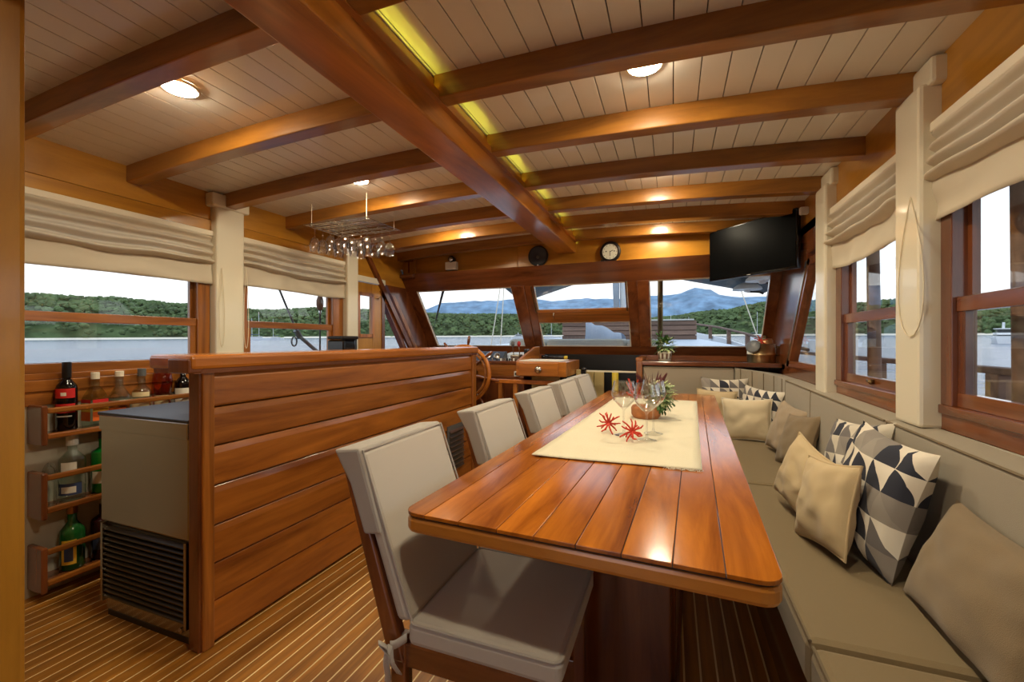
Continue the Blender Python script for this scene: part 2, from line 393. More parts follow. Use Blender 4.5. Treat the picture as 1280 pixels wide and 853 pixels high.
def rake(poly, t=.06, off=0): return MB().hexa([(x, YR(z)+off, z) for x, z in poly], [(x, YR(z)+off+t, z) for x, z in poly])
ZB, ZT = 1.122, 1.728
# side walls forward: raked boards between the quarter windows and the windscreen
def side_rake(x0, x1, pts): return MB().prism(pts, 'x', x0, x1)
for side, xa, xb, root in (('l', XL-.06, XL, wl), ('r', XR, XR+.06, wr)):
    pin = (lambda z: 3.30+(1.70-z)*.76) if side == 'r' else (lambda z: 3.60+(1.73-z)*.72)
    part('raked_panel', side_rake(xa, xb, [(pin(1.76)+.07, 1.76), (pin(.95)+.07, .95), (YR(.95)+.05, .95), (YR(1.76)+.05, 1.76)]), 'redwood_z', root)
    part('raked_upper_panel', side_rake(xa, xb, [((3.0 if side == 'r' else 3.16), 1.76), (YR(1.76)+.05, 1.76), (YR(1.96)+.05, 1.96), ((3.0 if side == 'r' else 3.16), 1.96)]), 'honey_y' if side == 'l' else 'redwood_y', root)
    part('raked_sill', side_rake(xa, xb+.0 if side == 'l' else xb, [((3.0 if side == 'r' else 3.16), .87), (YR(.87)+.05, .87), (YR(.99)+.05, .99), ((3.0 if side == 'r' else 3.16), .99)]), 'redwood_y', root)
wf = wall('wall_front', 'forward bulkhead with the raked windscreen frame')
part('header_board', B(XL, -1.43, YF, YF+.05, 1.905, 2.2), 'honey_x', wf, bevel=.004)
part('header_board', B(-1.43, XR, YF, YF+.05, 1.905, 2.2), 'honey_x', wf, bevel=.004)
part('header_moulding', B(XL, XR, YF-.012, YF+.05, 1.895, 1.912), 'honey_x', wf, bevel=.004)
part('top_rail', rake([(XL, ZT), (XR, ZT), (XR, 1.90), (XL, 1.90)]), 'redwood_x', wf)
part('bottom_rail', rake([(XL, 1.03), (XR, 1.03), (XR, ZB), (XL, ZB)]), 'redwood_x', wf)
W1, W2, W3 = (-2.645, -1.522), (-1.312, -.386), (-.195, .768)
part('pillar', rake([(XL, ZB), (W1[0], ZB), (W1[0], ZT), (XL, ZT)]), 'redwood_z', wf)
part('pillar', rake([(W1[1], ZB), (W2[0]-.09, ZB), (W2[0]-.07, ZT), (W1[1], ZT)], .07, -.012), 'redwood_z', wf, bevel=.006)
part('pillar', rake([(W2[0]-.09, ZB), (W2[0]-.012, ZB), (W2[0]+.03, ZT), (W2[0]-.07, ZT)], .06, -.004), 'redwood_z', wf, bevel=.006)
part('pillar', rake([(W2[1], ZB), (-.30, ZB), (-.30, ZT), (W2[1], ZT)]), 'redwood_z', wf, bevel=.004)
part('pillar', rake([(-.30, ZB), (W3[0], ZB), (W3[0], ZT), (-.30, ZT)], .07, -.012), 'redwood_z', wf, bevel=.006)
part('pillar', rake([(W3[1], ZB), (XR, ZB), (XR, ZT), (W3[1]-.01, ZT)]), 'redwood_z', wf)
part('lower_bulkhead', B(XL, -1.32, 4.52, 4.57, 0, 1.06), 'redwood_x', wf)
part('lower_bulkhead', B(-1.32, -.30, 4.52, 4.57, 0, 1.06), 'black', wf)  # black puts the shade of the companionway gap into the colour
part('lower_bulkhead', B(-.30, XR, 4.52, 4.57, 0, 1.06), 'redwood_x', wf)
wb = wall('wall_back', 'varnished wooden bulkhead beside the cabin entrance')
part('bulkhead', B(XL, -1.50, .40, .45, 0, 2.17), 'honey_z', wb)
part('return_panel', B(-1.55, -1.50, -1.25, .42, 0, 2.2), 'honey_z', wb)
part('aft_bulkhead', B(-1.55, -.95, -1.30, -1.25, 0, 2.24), 'honey_z', wb)
part('aft_bulkhead', B(-.15, XR+.06, -1.30, -1.25, 0, 2.24), 'honey_z', wb)
part('aft_lintel', B(-.95, -.15, -1.30, -1.25, 1.85, 2.24), 'honey_x', wb)
trim(B(-1.50, -1.336, .36, .50, 0, 2.16), 'honey_z', 'thick varnished door post at the cabin entrance', .012)
# white structural posts with bracket heads
def post(xi, xo, y0, y1, z0, label):
    tn[0] += 1; s = 1 if xi > xo else -1
    r = thing('trim_%d' % tn[0], label, 'post', ((xi+xo)/2, (y0+y1)/2, z0), kind='structure')
    part('shaft', B(min(xi, xo), max(xi, xo), y0, y1, z0, 2.05), 'post_white', r, world=True, bevel=.012)
    zt = zc(xo)-.002
    part('bracket', B(min(xi-.02*-s*-1, xo), max(xi, xo)+.012*(s > 0), y0-.03, y1+.03, 2.035, zt), 'post_white', r, world=True, bevel=.012)
    return r
post(XL+.055, XL-.05, 1.855, 2.045, .9, 'white painted post between the two bar side windows')
post(XL+.055, XL-.05, 3.02, 3.16, .9, 'white painted post beside the narrow glazed door')
post(XR-.06, XR+.05, 1.825, 1.995, .885, 'white painted post between the two sofa side windows')
post(XR-.055, XR+.05, 2.79, 2.955, .885, 'white painted post by the corner of the sofa and windscreen')
# ------------------------------------------------------------------ windows
wn_ = [0]
def window_root(label):
    wn_[0] += 1; return thing('window_%d' % wn_[0], label, 'window', kind='structure')
def sash_window(side, y0, y1, z0, z1, label, wood_='mahogany', jl=.05, jr=.05, latch=False):
    """two sliding sashes in a side wall; side -1 = left wall, +1 = right wall"""
    X = XL if side < 0 else XR; r = window_root(label)
    bx = lambda a, b, *q: B(min(X+side*a, X+side*b), max(X+side*a, X+side*b), *q)
    part('jamb', bx(-.004, .06, y0, y0+jl, z0+.029, z1), wood_+'_z', r, bevel=.003)
    part('jamb', bx(-.004, .06, y1-jr, y1, z0+.029, z1), wood_+'_z', r, bevel=.003)
    part('head', bx(0, .06, y0, y1, z1-.04, z1), wood_+'_y', r)
    part('sill', bx(-.011, .058, y0, y1, z0+.001, z0+.03), wood_+'_y', r, bevel=.003)
    a, b, zm = y0+jl, y1-jr, 1.295
    up = bx; lo = part('lower_sash', bx(.012, .036, a, a+.035, z0+.03, zm), wood_+'_z', r, bevel=.002)
    part('lower_sash', bx(.012, .036, b-.035, b, z0+.03, zm), wood_+'_z', r, bevel=.002)
    part('bottom_rail', bx(.010, .036, a, b, z0+.03, z0+.075), wood_+'_y', r, bevel=.002)
    part('meeting_rail', bx(.008, .036, a, b, zm-.022, zm+.026), wood_+'_y', r, bevel=.003)
    part('upper_sash', bx(.036, .056, a, a+.022, zm, z1-.04), wood_+'_z', r)
    part('upper_sash', bx(.036, .056, b-.022, b, zm, z1-.04), wood_+'_z', r)
    part('upper_rail', bx(.036, .056, a, b, z1-.075, z1-.04), wood_+'_y', r)
    part('pane', bx(.022, .024, a+.03, b-.03, z0+.07, zm-.015), 'pane', r)
    part('pane', bx(.045, .047, a+.02, b-.02, zm+.015, z1-.07), 'pane', r)
    if latch:
        q = MB().lathe([(0, 0), (.011, .001), (.012, .012), (.006, .02), (0, .022)], seg=10, mat=Matrix.Rotation(-side*PI/2, 4, 'Y')).move((X+side*.01, (a+b)/2, z0+.055))
        q.bar((X-side*.005, (a+b)/2-.02, z0+.052), (X-side*.005, (a+b)/2+.03, z0+.06), .006, .012)
        part('latch', q, 'bronze', r, smooth=True)
    return r
sash_window(-1, .46, 1.85, .998, 1.86, 'large sash window above the bottle racks', jr=.075)
sash_window(-1, 2.045, 3.02, .998, 1.86, 'smaller sash window between the white posts behind the bar', jl=.06, jr=.12)
sash_window(1, .56, 1.825, .94, 1.90, 'large sash window beside the entrance end of the sofa', 'redwood', jr=.06, latch=True)
sash_window(1, 1.995, 2.79, .94, 1.90, 'smaller sash window between the white posts behind the sofa', 'redwood', jl=.02, jr=.08, latch=True)
# raked quarter windows
def quarter(side, poly, label, w=.045):
    X = XL if side < 0 else XR; r = window_root(label); x0, x1 = sorted((X-side*.008, X+side*.05))
    for i in range(len(poly)):
        a, b = Vector(poly[i]), Vector(poly[(i+1) % len(poly)]); d = (b-a).normalized(); nrm = Vector((-d.y, d.x))*w
        part('frame', MB().prism([a-d*.01, b+d*.01, b+nrm+d*.01, a+nrm-d*.01], 'x', x0, x1), 'redwood_y' if abs(d.x) > abs(d.y) else 'redwood_z', r)
    part('pane', MB().prism(poly, 'x', (X+side*.02) if side > 0 else X-.022, (X+side*.022) if side > 0 else X-.020), 'pane', r)
    return r
q = quarter(1, [(2.97, .985), (3.30+.71*.76, .985), (3.30-.02, 1.72), (2.97, 1.72)], 'raked quarter window at the sofa corner')
part('edge_strip', MB().prism([(3.825, .985), (3.865, .985), (3.315, 1.71), (3.275, 1.71)], 'x', XR-.014, XR), 'steel', q, label='pale metal edge strip')
q = quarter(-1, [(3.56, .99), (4.07, .99), (3.57, 1.70), (3.56, 1.70)], 'raked quarter window beside the narrow glazed door')
part('raked_bar', MB().prism([(3.31, 1.99), (3.37, 1.99), (4.17, .99), (4.10, .99)], 'x', XL, XL+.03), 'redwood_z', q)
part('raked_strip', MB().prism([(3.70, 1.66), (3.755, 1.66), (4.27, .99), (4.215, .99)], 'x', XL, XL+.02), 'mahogany_z', q)
# windscreen panes
def screen(label, w, z0, z1):
    r = window_root(label); a, b = w
    part('pane', rake([(a-.01, z0-.01), (b+.01, z0-.01), (b+.01, z1+.01), (a-.01, z1+.01)], .004, .03), 'pane', r)
    for p in ([(a, z0), (a+.008, z0), (a+.008, z1), (a, z1)], [(b-.008, z0), (b, z0), (b, z1), (b-.008, z1)], [(a, z0), (b, z0), (b, z0+.008), (a, z0+.008)], [(a, z1-.008), (b, z1-.008), (b, z1), (a, z1)]):
        part('bead', rake(p, .02, .012), 'cream', r)
    return r
screen('fixed windscreen pane ahead of the steering wheel', W1, ZB, ZT)
r = screen('lower middle windscreen pane under the wooden rail', W2, ZB, 1.375)
part('rail', rake([(W2[0]-.02, 1.372), (W2[1], 1.372), (W2[1], 1.468), (W2[0]+.01, 1.468)], .05, .0), 'mahogany_x', r, bevel=.004)
r = screen('opening upper middle windscreen pane', (W2[0]+.02, W2[1]), 1.495, ZT)
part('sash_rail', rake([(W2[0]+.012, 1.468), (W2[1], 1.468), (W2[1], 1.497), (W2[0]+.012, 1.497)], .03, -.008), 'mahogany_x', r, bevel=.003)
part('catch', MB().tube([(-1.13, YR(1.46)-.012, 1.468), (-1.13, YR(1.44)-.03, 1.44), (-1.135, YR(1.41)-.012, 1.412)], .005, 6), 'chrome', r)
for xx in (W2[0]+.008, W2[1]-.012):
    part('stay', MB().tube([(xx, YR(1.72)-.02, 1.72), (xx, YR(1.6)-.025, 1.6), (xx, YR(1.48)-.02, 1.47)], .007, 6), 'bronze', r)
screen('fixed windscreen pane ahead of the sofa', W3, ZB, ZT)
# narrow glazed door beside the helm
d1 = thing('door_1', 'narrow varnished door with a small glass pane beside the helm', 'door', (XL, 3.36, 0), kind='structure')
y0, y1, a, b, za, zb = 3.16, 3.56, 3.225, 3.42, 1.235, 1.625
for q in ((y0, a, .02, 1.74), (b, y1, .02, 1.74), (a, b, .02, za), (a, b, zb, 1.74)):
    part('stile' if q[3]-q[2] > 1.5 else 'rail', B(XL-.04, XL, *q), 'honey_z', d1, world=True, bevel=.003)
part('pane', B(XL-.022, XL-.018, a, b, za, zb), 'pane', d1, world=True)
for q in ((a-.02, a+.012, za-.02, zb+.02), (b-.012, b+.02, za-.02, zb+.02), (a, b, za-.02, za+.012), (a, b, zb-.012, zb+.02)):
    part('glazing_bead', B(XL-.01, XL+.010, *q), 'mahogany_z', d1, world=True)
part('handle', MB().tube([(XL+.01, b+.05, 1.60), (XL+.03, b+.06, 1.60), (XL+.03, b+.10, 1.63)], .006, 6), 'brass', d1, world=True)
part('head_board', B(XL-.04, XL+.02, 3.16, 3.6, 1.745, 1.80), 'post_white', d1, world=True, bevel=.004)

# ================================================================== BAR
bar = thing('bar_counter', 'long varnished wooden bar counter with horizontal boards', 'bar counter', (-1.76, 2.25, 0))
zs = [.012, .169, .315, .463, .618, .773, .925, 1.066]
for i in range(7):
    q = MB(); z0, z1 = zs[i]+.0015, zs[i+1]-.0015
    q.prism([(-1.70, z0), (-1.664, z0), (-1.661, z0+.008), (-1.6645, z1-.03), (-1.672, z1-.004), (-1.70, z1)], 'y', 1.10, 3.39)
    part('board', q, 'bar', bar, world=True, bevel=.003)
part('end_post', B(-1.724, -1.664, 1.075, 1.112, 0, 1.066), 'redwood_z', bar, world=True, bevel=.006)
part('corner_post', B(-1.70, -1.654, 1.085, 1.130, 0, 1.066), 'mahogany_z', bar, world=True, bevel=.006)
part('corner_post', B(-1.72, -1.645, 3.385, 3.455, 0, 1.066), 'mahogany_z', bar, world=True, bevel=.006)
part('back_panel', B(-1.720, -1.70, 1.11, 3.40, .01, 1.066), 'mahogany_y', bar, world=True)
part('countertop', B(-1.885, -1.632, 1.03, 3.475, 1.073, 1.128), 'bartop', bar, world=True, bevel=.014)
part('underside_strip', B(-1.875, -1.642, 1.045, 3.46, 1.058, 1.075), 'redwood_y', bar, world=True)
q = B(-1.755, -1.640, 1.022, 1.075, 1.060, 1.115); part('corner_cap', q, 'redwood_z', bar, world=True, bevel=.006, label='dark wooden corner cap')
vent = part('vent', B(-1.662, -1.652, 2.95, 3.22, .13, .50), 'grey_plastic', bar, world=True, bevel=.003)
for k in range(9):
    z = .155+k*.038
    part('louvre', MB().prism([(-1.655, z), (-1.634, z-.012), (-1.632, z-.008), (-1.653, z+.006)], 'y', 2.97, 3.20), 'cap_silver', vent, world=True)
# ------------------------------------------------------------------ refrigerator
fr = thing('refrigerator', 'stainless steel under-counter refrigerator at the end of the bar', 'refrigerator', (-2.02, 1.37, 0))
part('cabinet', B(-2.30, -1.726, 1.10, 1.66, .012, .862), 'steel', fr, world=True, bevel=.01)
part('door', B(-2.297, -1.727, 1.080, 1.102, .41, .862), 'steel', fr, world=True, bevel=.008)
part('door_rail', B(-2.297, -1.727, 1.074, 1.09, .80, .865), 'steel', fr, world=True, bevel=.004)
g = part('grille', B(-2.285, -1.735, 1.092, 1.10, .078, .40), 'black', fr, world=True)
for k in range(14):
    z = .09+k*.0220
    part('slat', MB().prism([(1.078, z), (1.094, z+.010), (1.094, z+.014), (1.078, z+.005)], 'x', -2.27, -1.748), 'steel_dark', g, world=True)
for xx in (-2.285, -1.749): part('grille_frame', B(xx, xx+.014, 1.074, 1.096, .072, .405), 'steel', g, world=True)
part('kick_plate', B(-2.28, -1.73, 1.098, 1.6, 0, .022), 'black', fr, world=True)
part('lock', MB().lathe([(0, 0), (.011, 0), (.011, .006), (0, .007)], seg=12, mat=Matrix.Rotation(PI/2, 4, 'X')).move((-1.80, 1.099, .045)), 'chrome', fr, world=True)
part('top', B(-2.31, -1.7245, 1.075, 1.67, .862, .876), 'navy_top', fr, world=True, bevel=.003)
# cabinet run behind the bar
cbn = thing('bar_cabinet', 'low dark cabinet run hidden behind the bar counter', 'cabinet', (-2.02, 2.5, 0))
part('body', B(-2.28, -1.755, 1.68, 3.30, .05, .85), 'redwood_y', cbn, world=True)
for k in range(3):
    d = part('door', B(-2.297, -2.28, 1.70+k*.535, 2.22+k*.535, .08, .83), 'mahogany_z', cbn, world=True, bevel=.004)
    part('knob', MB().lathe([(0, 0), (.012, .003), (.010, .02), (0, .024)], seg=10, mat=Matrix.Rotation(-PI/2, 4, 'Y')).move((-2.297, 2.15+k*.535, .6)), 'brass', d, world=True)
part('worktop', B(-2.31, -1.75, 1.675, 3.32, .852, .878), 'navy_top', cbn, world=True, bevel=.003)
solo('cutting_board', B(-2.26, -1.86, 1.70, 1.93, .878, .90), 'label_cream', 'pale cutting board on the worktop behind the bar', 'board', bevel=.005)
q = MB().grid(lambda u, v: (-1.99+.22*u, 1.30+.16*v, .8785+.012*abs(math.sin(u*5+v*2))*(1-abs(2*v-1))), 10, 6); 
o = solo('bar_towel', q, 'towel', 'folded green bar towel on the refrigerator top', 'towel', smooth=True)
o.modifiers.new('thick', 'SOLIDIFY').thickness = .006; o.modifiers['thick'].offset = 1
# ------------------------------------------------------------------ bottle racks on the left wall
def rack(zb, label, h):
    r = thing('bottle_rack', label, 'bottle rack', (XL, 1.47, zb)); xo, xi = XL+.126, XL+.0
    part('shelf', B(xi, xo-.005, 1.04, 1.93, zb, zb+.016), 'redwood_y', r, world=True)
    for y in (1.03, 1.93): part('end_panel', B(xi, xo, y, y+.022, zb-.03, zb+h+.01), 'redwood_z', r, world=True, bevel=.006)
    part('lower_rail', B(xo-.022, xo, 1.05, 1.93, zb-.004, zb+.022), 'mahogany_y', r, world=True, bevel=.006)
    part('upper_rail', B(xo-.02, xo, 1.05, 1.93, zb+h-.028, zb+h-.002), 'mahogany_y', r, world=True, bevel=.006)
    return r
rack(.738, 'top wooden bottle rack under the large window', .140)
rack(.402, 'middle wooden bottle rack holding the white capped bottle', .172)
rack(.072, 'bottom wooden bottle rack standing just above the floor', .165)
# ------------------------------------------------------------------ bottles
def bottle(y, z, prof, mat, label, capmat, capz, labels=(), square=False, x=XL+.0525, liquid=None, capr=None, group=None):
    r = thing('bottle', label, 'bottle', (x, y, z), rotz=.1, group=group)
    seg = 4 if square else 24
    M_ = Matrix.Rotation(PI/4, 4, 'Z') if square else None
    b = part('glass', MB().lathe(prof, seg=24 if not square else 4, mat=M_), mat, r, smooth=not square, center=False)
    if square: bv = b.modifiers.new('bevel', 'BEVEL'); bv.width = .008; bv.segments = 3; bv.limit_method = 'ANGLE'
    R0 = capr or (prof[-1][0]+.0015)
    part('cap', MB().lathe([(0, capz[0]), (R0, capz[0]), (R0, capz[1]-.002), (R0-.002, capz[1]), (0, capz[1])], seg=16), capmat, r, center=False)
    for (z0, z1, m, rr, am) in labels:
        q = MB()
        if square:
            w = rr/math.sqrt(2)
            for (ax, ay) in ((1, 0), (0, -1)):
                c = Vector((ax, ay, 0))*(w+.001); t = Vector((-ay, ax, 0))*w*.86
                q.add([c-t+Vector((0, 0, z0)), c+t+Vector((0, 0, z0)), c+t+Vector((0, 0, z1)), c-t+Vector((0, 0, z1))], [(0, 1, 2, 3)])
        else: q.grid(lambda u, v: ((rr+.0008)*math.cos(-PI/4+am*(u-.5)), (rr+.0008)*math.sin(-PI/4+am*(u-.5)), z0+(z1-z0)*v), 14, 1)
        part('paper_label', q, m, r, smooth=not square, center=False)
    if liquid:
        lm, lz, sc_ = liquid
        part('liquid', MB().lathe([(0, .006)]+[(max(rr-.004, .002), zz) for rr, zz in prof if .004 < zz < lz]+[(max([rr for rr, zz in prof if zz < lz])-.006, lz), (0, lz)], seg=seg, mat=M_), lm, r, smooth=not square, center=False)
    return r
def round_prof(R0, hs, hn, top, rn): return [(0, 0), (R0*.9, 0), (R0, .006), (R0, hs), (R0*.93, hs+(hn-hs)*.3), (R0*.6, hs+(hn-hs)*.7), (rn, hn), (rn, top), (rn*.6, top)]
z1 = .755
bottle(1.145, z1, round_prof(.038, .20, .245, .32, .0145), 'wine_dark', 'dark wine bottle with a red label on the top rack', 'black', (.25, .325), [(.155, .20, 'label_red', .038, 2.2), (.085, .128, 'label_red', .038, 2.2), (.166, .182, 'label_white', .0386, .5), (.066, .072, 'label_white', .038, 1.5)], capr=.017)
bottle(1.252, z1, [(0, 0), (.052, 0), (.054, .006), (.054, .135), (.036, .175), (.019, .20), (.019, .245), (.01, .245)], 'bottle_clear', 'square clear bottle with a yellow and orange label on the top rack', 'cream', (.235, .268), [(.03, .075, 'label_orange', .054, 1), (.075, .115, 'label_yellow', .054, 1), (.118, .135, 'label_red', .054, 1)], square=True, capr=.017)
bottle(1.352, z1, round_prof(.046, .12, .19, .25, .016), 'bottle_clear', 'rounded clear bottle with a red striped label on the top rack', 'cream', (.24, .268), [(.105, .118, 'label_red', .046, 1.6), (.03, .08, 'label_orange', .046, 1.6)], liquid=('liquid_amber', .09, 1), capr=.018)
bottle(1.452, z1, round_prof(.043, .145, .185, .245, .015), 'bottle_clear', 'clear bottle with a cream oval label and dark stopper', 'grey_plastic', (.235, .275), [(.125, .15, 'label_cream', .043, 2.0), (.03, .09, 'label_cream', .043, 2.0)], liquid=('liquid_amber', .11, 1), capr=.019)
bottle(1.552, z1, [(0, 0), (.036, 0), (.038, .006), (.038, .13), (.044, .165), (.047, .20), (.042, .24), (.025, .262), (.012, .268)], 'bottle_rose', 'amber rose bottle with a round shoulder and pale label', 'cap_gold', (.262, .275), [(.03, .12, 'label_cream', .038, 1.8)], capr=.014)
bottle(1.66, z1, round_prof(.042, .17, .215, .26, .0145), 'wine_dark', 'dark bottle with a plain white label at the end of the top rack', 'black', (.235, .265), [(.07, .15, 'label_white', .042, 1.8)], capr=.017)
z2 = .419
bottle(1.165, z2, round_prof(.048, .185, .235, .275, .017), 'bottle_clear', 'clear bottle with a white cap on the middle rack', 'cap_white', (.26, .315), [(.13, .185, 'label_white', .048, 1.2), (.03, .085, 'label_blue', .048, 2.0), (.04, .07, 'label_white', .0485, 1.1)], capr=.022)
bottle(1.285, z2, round_prof(.047, .20, .225, .275, .018), 'bottle_green', 'bright green bottle with a dark cap on the middle rack', 'black', (.268, .310), [(.05, .11, 'label_white', .047, 1.5)], capr=.02)
z3 = .089
bottle(1.165, z3, round_prof(.045, .17, .225, .275, .017), 'bottle_dkgreen', 'dark green bottle with a yellow label on the bottom rack', 'cap_gold', (.262, .302), [(.03, .145, 'label_yellow', .045, 1.2), (.045, .13, 'label_blue', .0456, .7)], capr=.0195)
bottle(1.285, z3, round_prof(.047, .185, .215, .268, .016), 'bottle_plum', 'plum coloured bottle with a silver stopper on the bottom rack', 'cap_silver', (.262, .305), [(.05, .12, 'label_blue', .047, 1.4)], capr=.016)
def bag(u, v):
    a = 2*PI*u; h = v**.8; w = (1-.55*v**3)*(1+.16*math.sin(5*a+6*v)+.10*math.sin(9*a-7*v)) if 0 < v < 1 else (.92 if v == 0 else .12)
    return (XL+.056+.040*w*math.cos(a), 1.0835+.0245*w*math.sin(a), z2-.002+.190*h+.012*math.sin(3*a)*v)
o = solo('plastic_bag', MB().grid(bag, 28, 14), 'film', 'crumpled clear plastic bag on the middle bottle rack', 'bag', smooth=True)
# small coffee machine and cups at the far end of the bar
cmp_ = atx(427, 430, -2.05)
cm = thing('coffee_machine', 'small black coffee machine on the worktop behind the bar', 'coffee machine', (cmp_.x, cmp_.y, .878))
part('body', B(-.07, .07, -.055, .055, 0, .31), 'black_gloss', cm, bevel=.012)
part('water_tank', B(-.06, .06, .056, .085, .05, .325), 'window_dark', cm, bevel=.012)
part('lid', B(-.066, .066, -.06, .088, .312, .335), 'black', cm, bevel=.008)
part('spout', MB().lathe([(0, 0), (.03, .0), (.032, .04), (0, .05)], seg=14).move((.085, -.01, .15)), 'black', cm)
part('drip_tray', B(.068, .13, -.05, .04, 0, .03), 'black', cm, bevel=.005)
# ------------------------------------------------------------------ hanging glass rack
def glass_profile(h, R0, rb, th=.0012, upside=False):
    hb = h*.50
    out = [(0, 0), (rb, .0015), (rb, .003), (rb*.45, .006), (.006, .014), (.0042, .03), (.0042, h-hb-.012), (.007, h-hb-.003)]
    bowl = [(.02, h-hb+.006), (R0*.80, h-hb+.030*h/.22), (R0*.97, h-hb+.052*h/.22), (R0, h-hb+.066*h/.22), (R0*.94, h-hb*.35), (R0*.80, h-.004), (R0*.775, h)]
    inner = [(r-th*1.3, z+(.002 if i < 3 else 0)) for i, (r, z) in enumerate(bowl)]
    return out+bowl+list(reversed(inner))+[(0, h-hb+.003)]
gr = thing('glass_rack', 'wire rack for stemware hanging from the ceiling', 'glass rack', (-2.16, 2.47, 2.0))
for k in range(5):
    y = -.16+k*.08
    for dx in (-.014, .014): part('rail', MB().tube([(-.27, y+dx, 0), (.27, y+dx, 0)], .0022, 6), 'chrome', gr)
for xx in (-.27, 0, .27): part('cross_bar', MB().tube([(xx, -.19, 0), (xx, .19, 0)], .0025, 6), 'chrome', gr)
for xx in (-.24, .24):
    for yy in (-.15, .15): part('hanger', MB().tube([(xx, yy, 0), (xx, yy, zc(-2.16+xx)-2.0)], .002, 6), 'cream', gr)
GM = mesh('hanging_glass', MB().lathe(glass_profile(.195, .037, .032), seg=18), 'drink_glass', True)
for k in range(5):
    for j in range(4):
        if (k, j) in ((0, 3), (4, 0), (2, 3)): continue
        o = link('wine_glass', GM, None, (-2.16-.20+j*.132+RND.uniform(-.012, .012), 2.47-.16+k*.08, 2.0065)); o.rotation_euler = (PI, 0, RND.uniform(0, 3))
        tag(o, 'clear stemmed glass hanging upside down in the ceiling rack', 'wine glass', 'glasses hanging in the ceiling rack')

# ================================================================== DINING TABLE
TL, TW = 2.86, .83                                    # length and width; local x across, y along
TROT = -.045
tb = thing('dining_table', 'long varnished plank dining table in the middle of the cabin', 'table', (-.226+.045*TL/2, .885+TL/2, 0), rotz=TROT)
hx, hy = TW/2, TL/2
part('edge_band', MB().prism(rrect(-hx, hx, -hy, hy, .04), 'z', .698, .738), 'table_edge', tb, bevel=.010)
part('groove', MB().prism(rrect(-hx+.003, hx-.003, -hy+.003, hy-.003, .04), 'z', .7375, .7415), 'dark_groove', tb)
us = [-.415, -.347, -.25, -.15, -.06, .035, .13, .227, .32, .415]
for i in range(9):
    a, b = us[i]+.001, us[i+1]-.001
    if i == 0: poly = rrect(a-.001, b, -hy, hy, .04, corners=(0, 1, 1, 0))
    elif i == 8: poly = rrect(a, b+.001, -hy, hy, .04, corners=(1, 0, 0, 1))
    else: poly = [(a, -hy), (b, -hy), (b, hy), (a, hy)]
    part('board', MB().prism(poly, 'z', .741, .75), 'table', tb, bevel=.0012)
part('pedestal', B(.03, .21, -hy+.62, hy-.62, .06, .70), 'redwood_z', tb, bevel=.008)
part('end_panel', B(-.25, .20, -hy+.52, -hy+.58, 0, .70), 'redwood_z', tb, bevel=.006)
part('plinth', B(.02, .22, -hy+.60, hy-.60, 0, .06), 'redwood_y', tb, bevel=.008)
for y in (-hy+.30, hy-.30): part('crosspiece', B(-.30, .30, y-.03, y+.03, .64, .70), 'redwood_x', tb, bevel=.006)
part('spine', B(-.06, -.0, -hy+.28, hy-.28, .63, .698), 'mahogany_y', tb, bevel=.004)
TM = Matrix.Translation(tb.location) @ Matrix.Rotation(TROT, 4, 'Z')
def on_table(x, y): return Vector((x, y, .75))
# runner
rc = [Vector((-.488, 1.50, 0)), Vector((.093, 1.53, 0)), Vector((.165, 3.27, 0)), Vector((-.40, 3.27, 0))]
def run(u, v):
    p = (rc[0]*(1-u)+rc[1]*u)*(1-v)+(rc[3]*(1-u)+rc[2]*u)*v
    p.y += -.06*0*u; p.z = .7522+.0012*(1+math.sin(v*60+2*math.sin(3*u)))*.5+(.004*max(0, 1-6*v)*max(0, 1-5*u)); return p
rn = thing('table_runner', 'cream woven runner laid along the dining table', 'table runner', (-.16, 2.4, .751))
o = part('cloth', MB().grid(run, 18, 70), 'runner', rn, world=True, smooth=True); o.modifiers.new('t', 'SOLIDIFY').thickness = .003
q = MB()
for k in range(26):
    u = .80+.2*k/25; p = run(u, 0); q.tube([p, p+Vector((RND.uniform(-.006, .006), -.006, .001)), p+Vector((RND.uniform(-.012, .012), -.012-.006*RND.random(), -.0015))], .0009, 4)
part('fringe', q, 'cream', rn, world=True, kind='stuff')
# wine glasses
WG = mesh('wine_glass', MB().lathe(glass_profile(.245, .0565, .042), seg=32), 'drink_glass', True)
for x, y, lb in ((-.101, 1.900, 'clear wine glass beside the right coral sprig on the runner'), (-.203, 1.968, 'clear wine glass beside the left coral sprig on the runner'), (-.080, 2.045, 'clear wine glass between the front glass and the plant pot')):
    tag(link('wine_glass', WG, None, (x, y, .7545)), lb, 'wine glass')
# coral sprigs
def coral(name, loc, r, label, tilt, seed, n=10):
    rd = random.Random(seed); q = MB(); T = Euler(tilt).to_matrix()
    def grow(p, d, l, rad, dep):
        m = p+d*l*.55+Vector((rd.uniform(-1, 1), rd.uniform(-1, 1), rd.uniform(-1, 1)))*l*.06; e = p+d*l
        q.tube([p, m, e], [rad, rad*.9, rad*.75], 6)
        if dep:
            for _ in range(2):
                nd = (d+Vector((rd.uniform(-.7, .7), rd.uniform(-.7, .7), rd.uniform(-.7, .7)))).normalized(); grow(e if _ else m, nd, l*.45, rad*.75, dep-1)
    for k in range(n):
        a = 2*PI*k/n+rd.uniform(-.15, .15); d = T @ Vector((math.cos(a), math.sin(a), rd.uniform(.0, .5))).normalized()
        grow(Vector((0, 0, 0)), d, r*rd.uniform(.75, 1.05)*.72, .0048, 1)
    zmin = min(p[2] for p in q.v); q.move((0, 0, -zmin)); q.move(loc)
    return solo(name, q, 'coral', label, 'coral', smooth=True)
coral('coral_sprig', (-.274, 1.992, .7545), .060, 'red coral sprig at the left of the wine glasses', (1.0, .1, .25), 3)
coral('coral_sprig', (-.158, 1.868, .7545), .060, 'red coral sprig between the two front wine glasses', (1.0, .25, .1), 8)
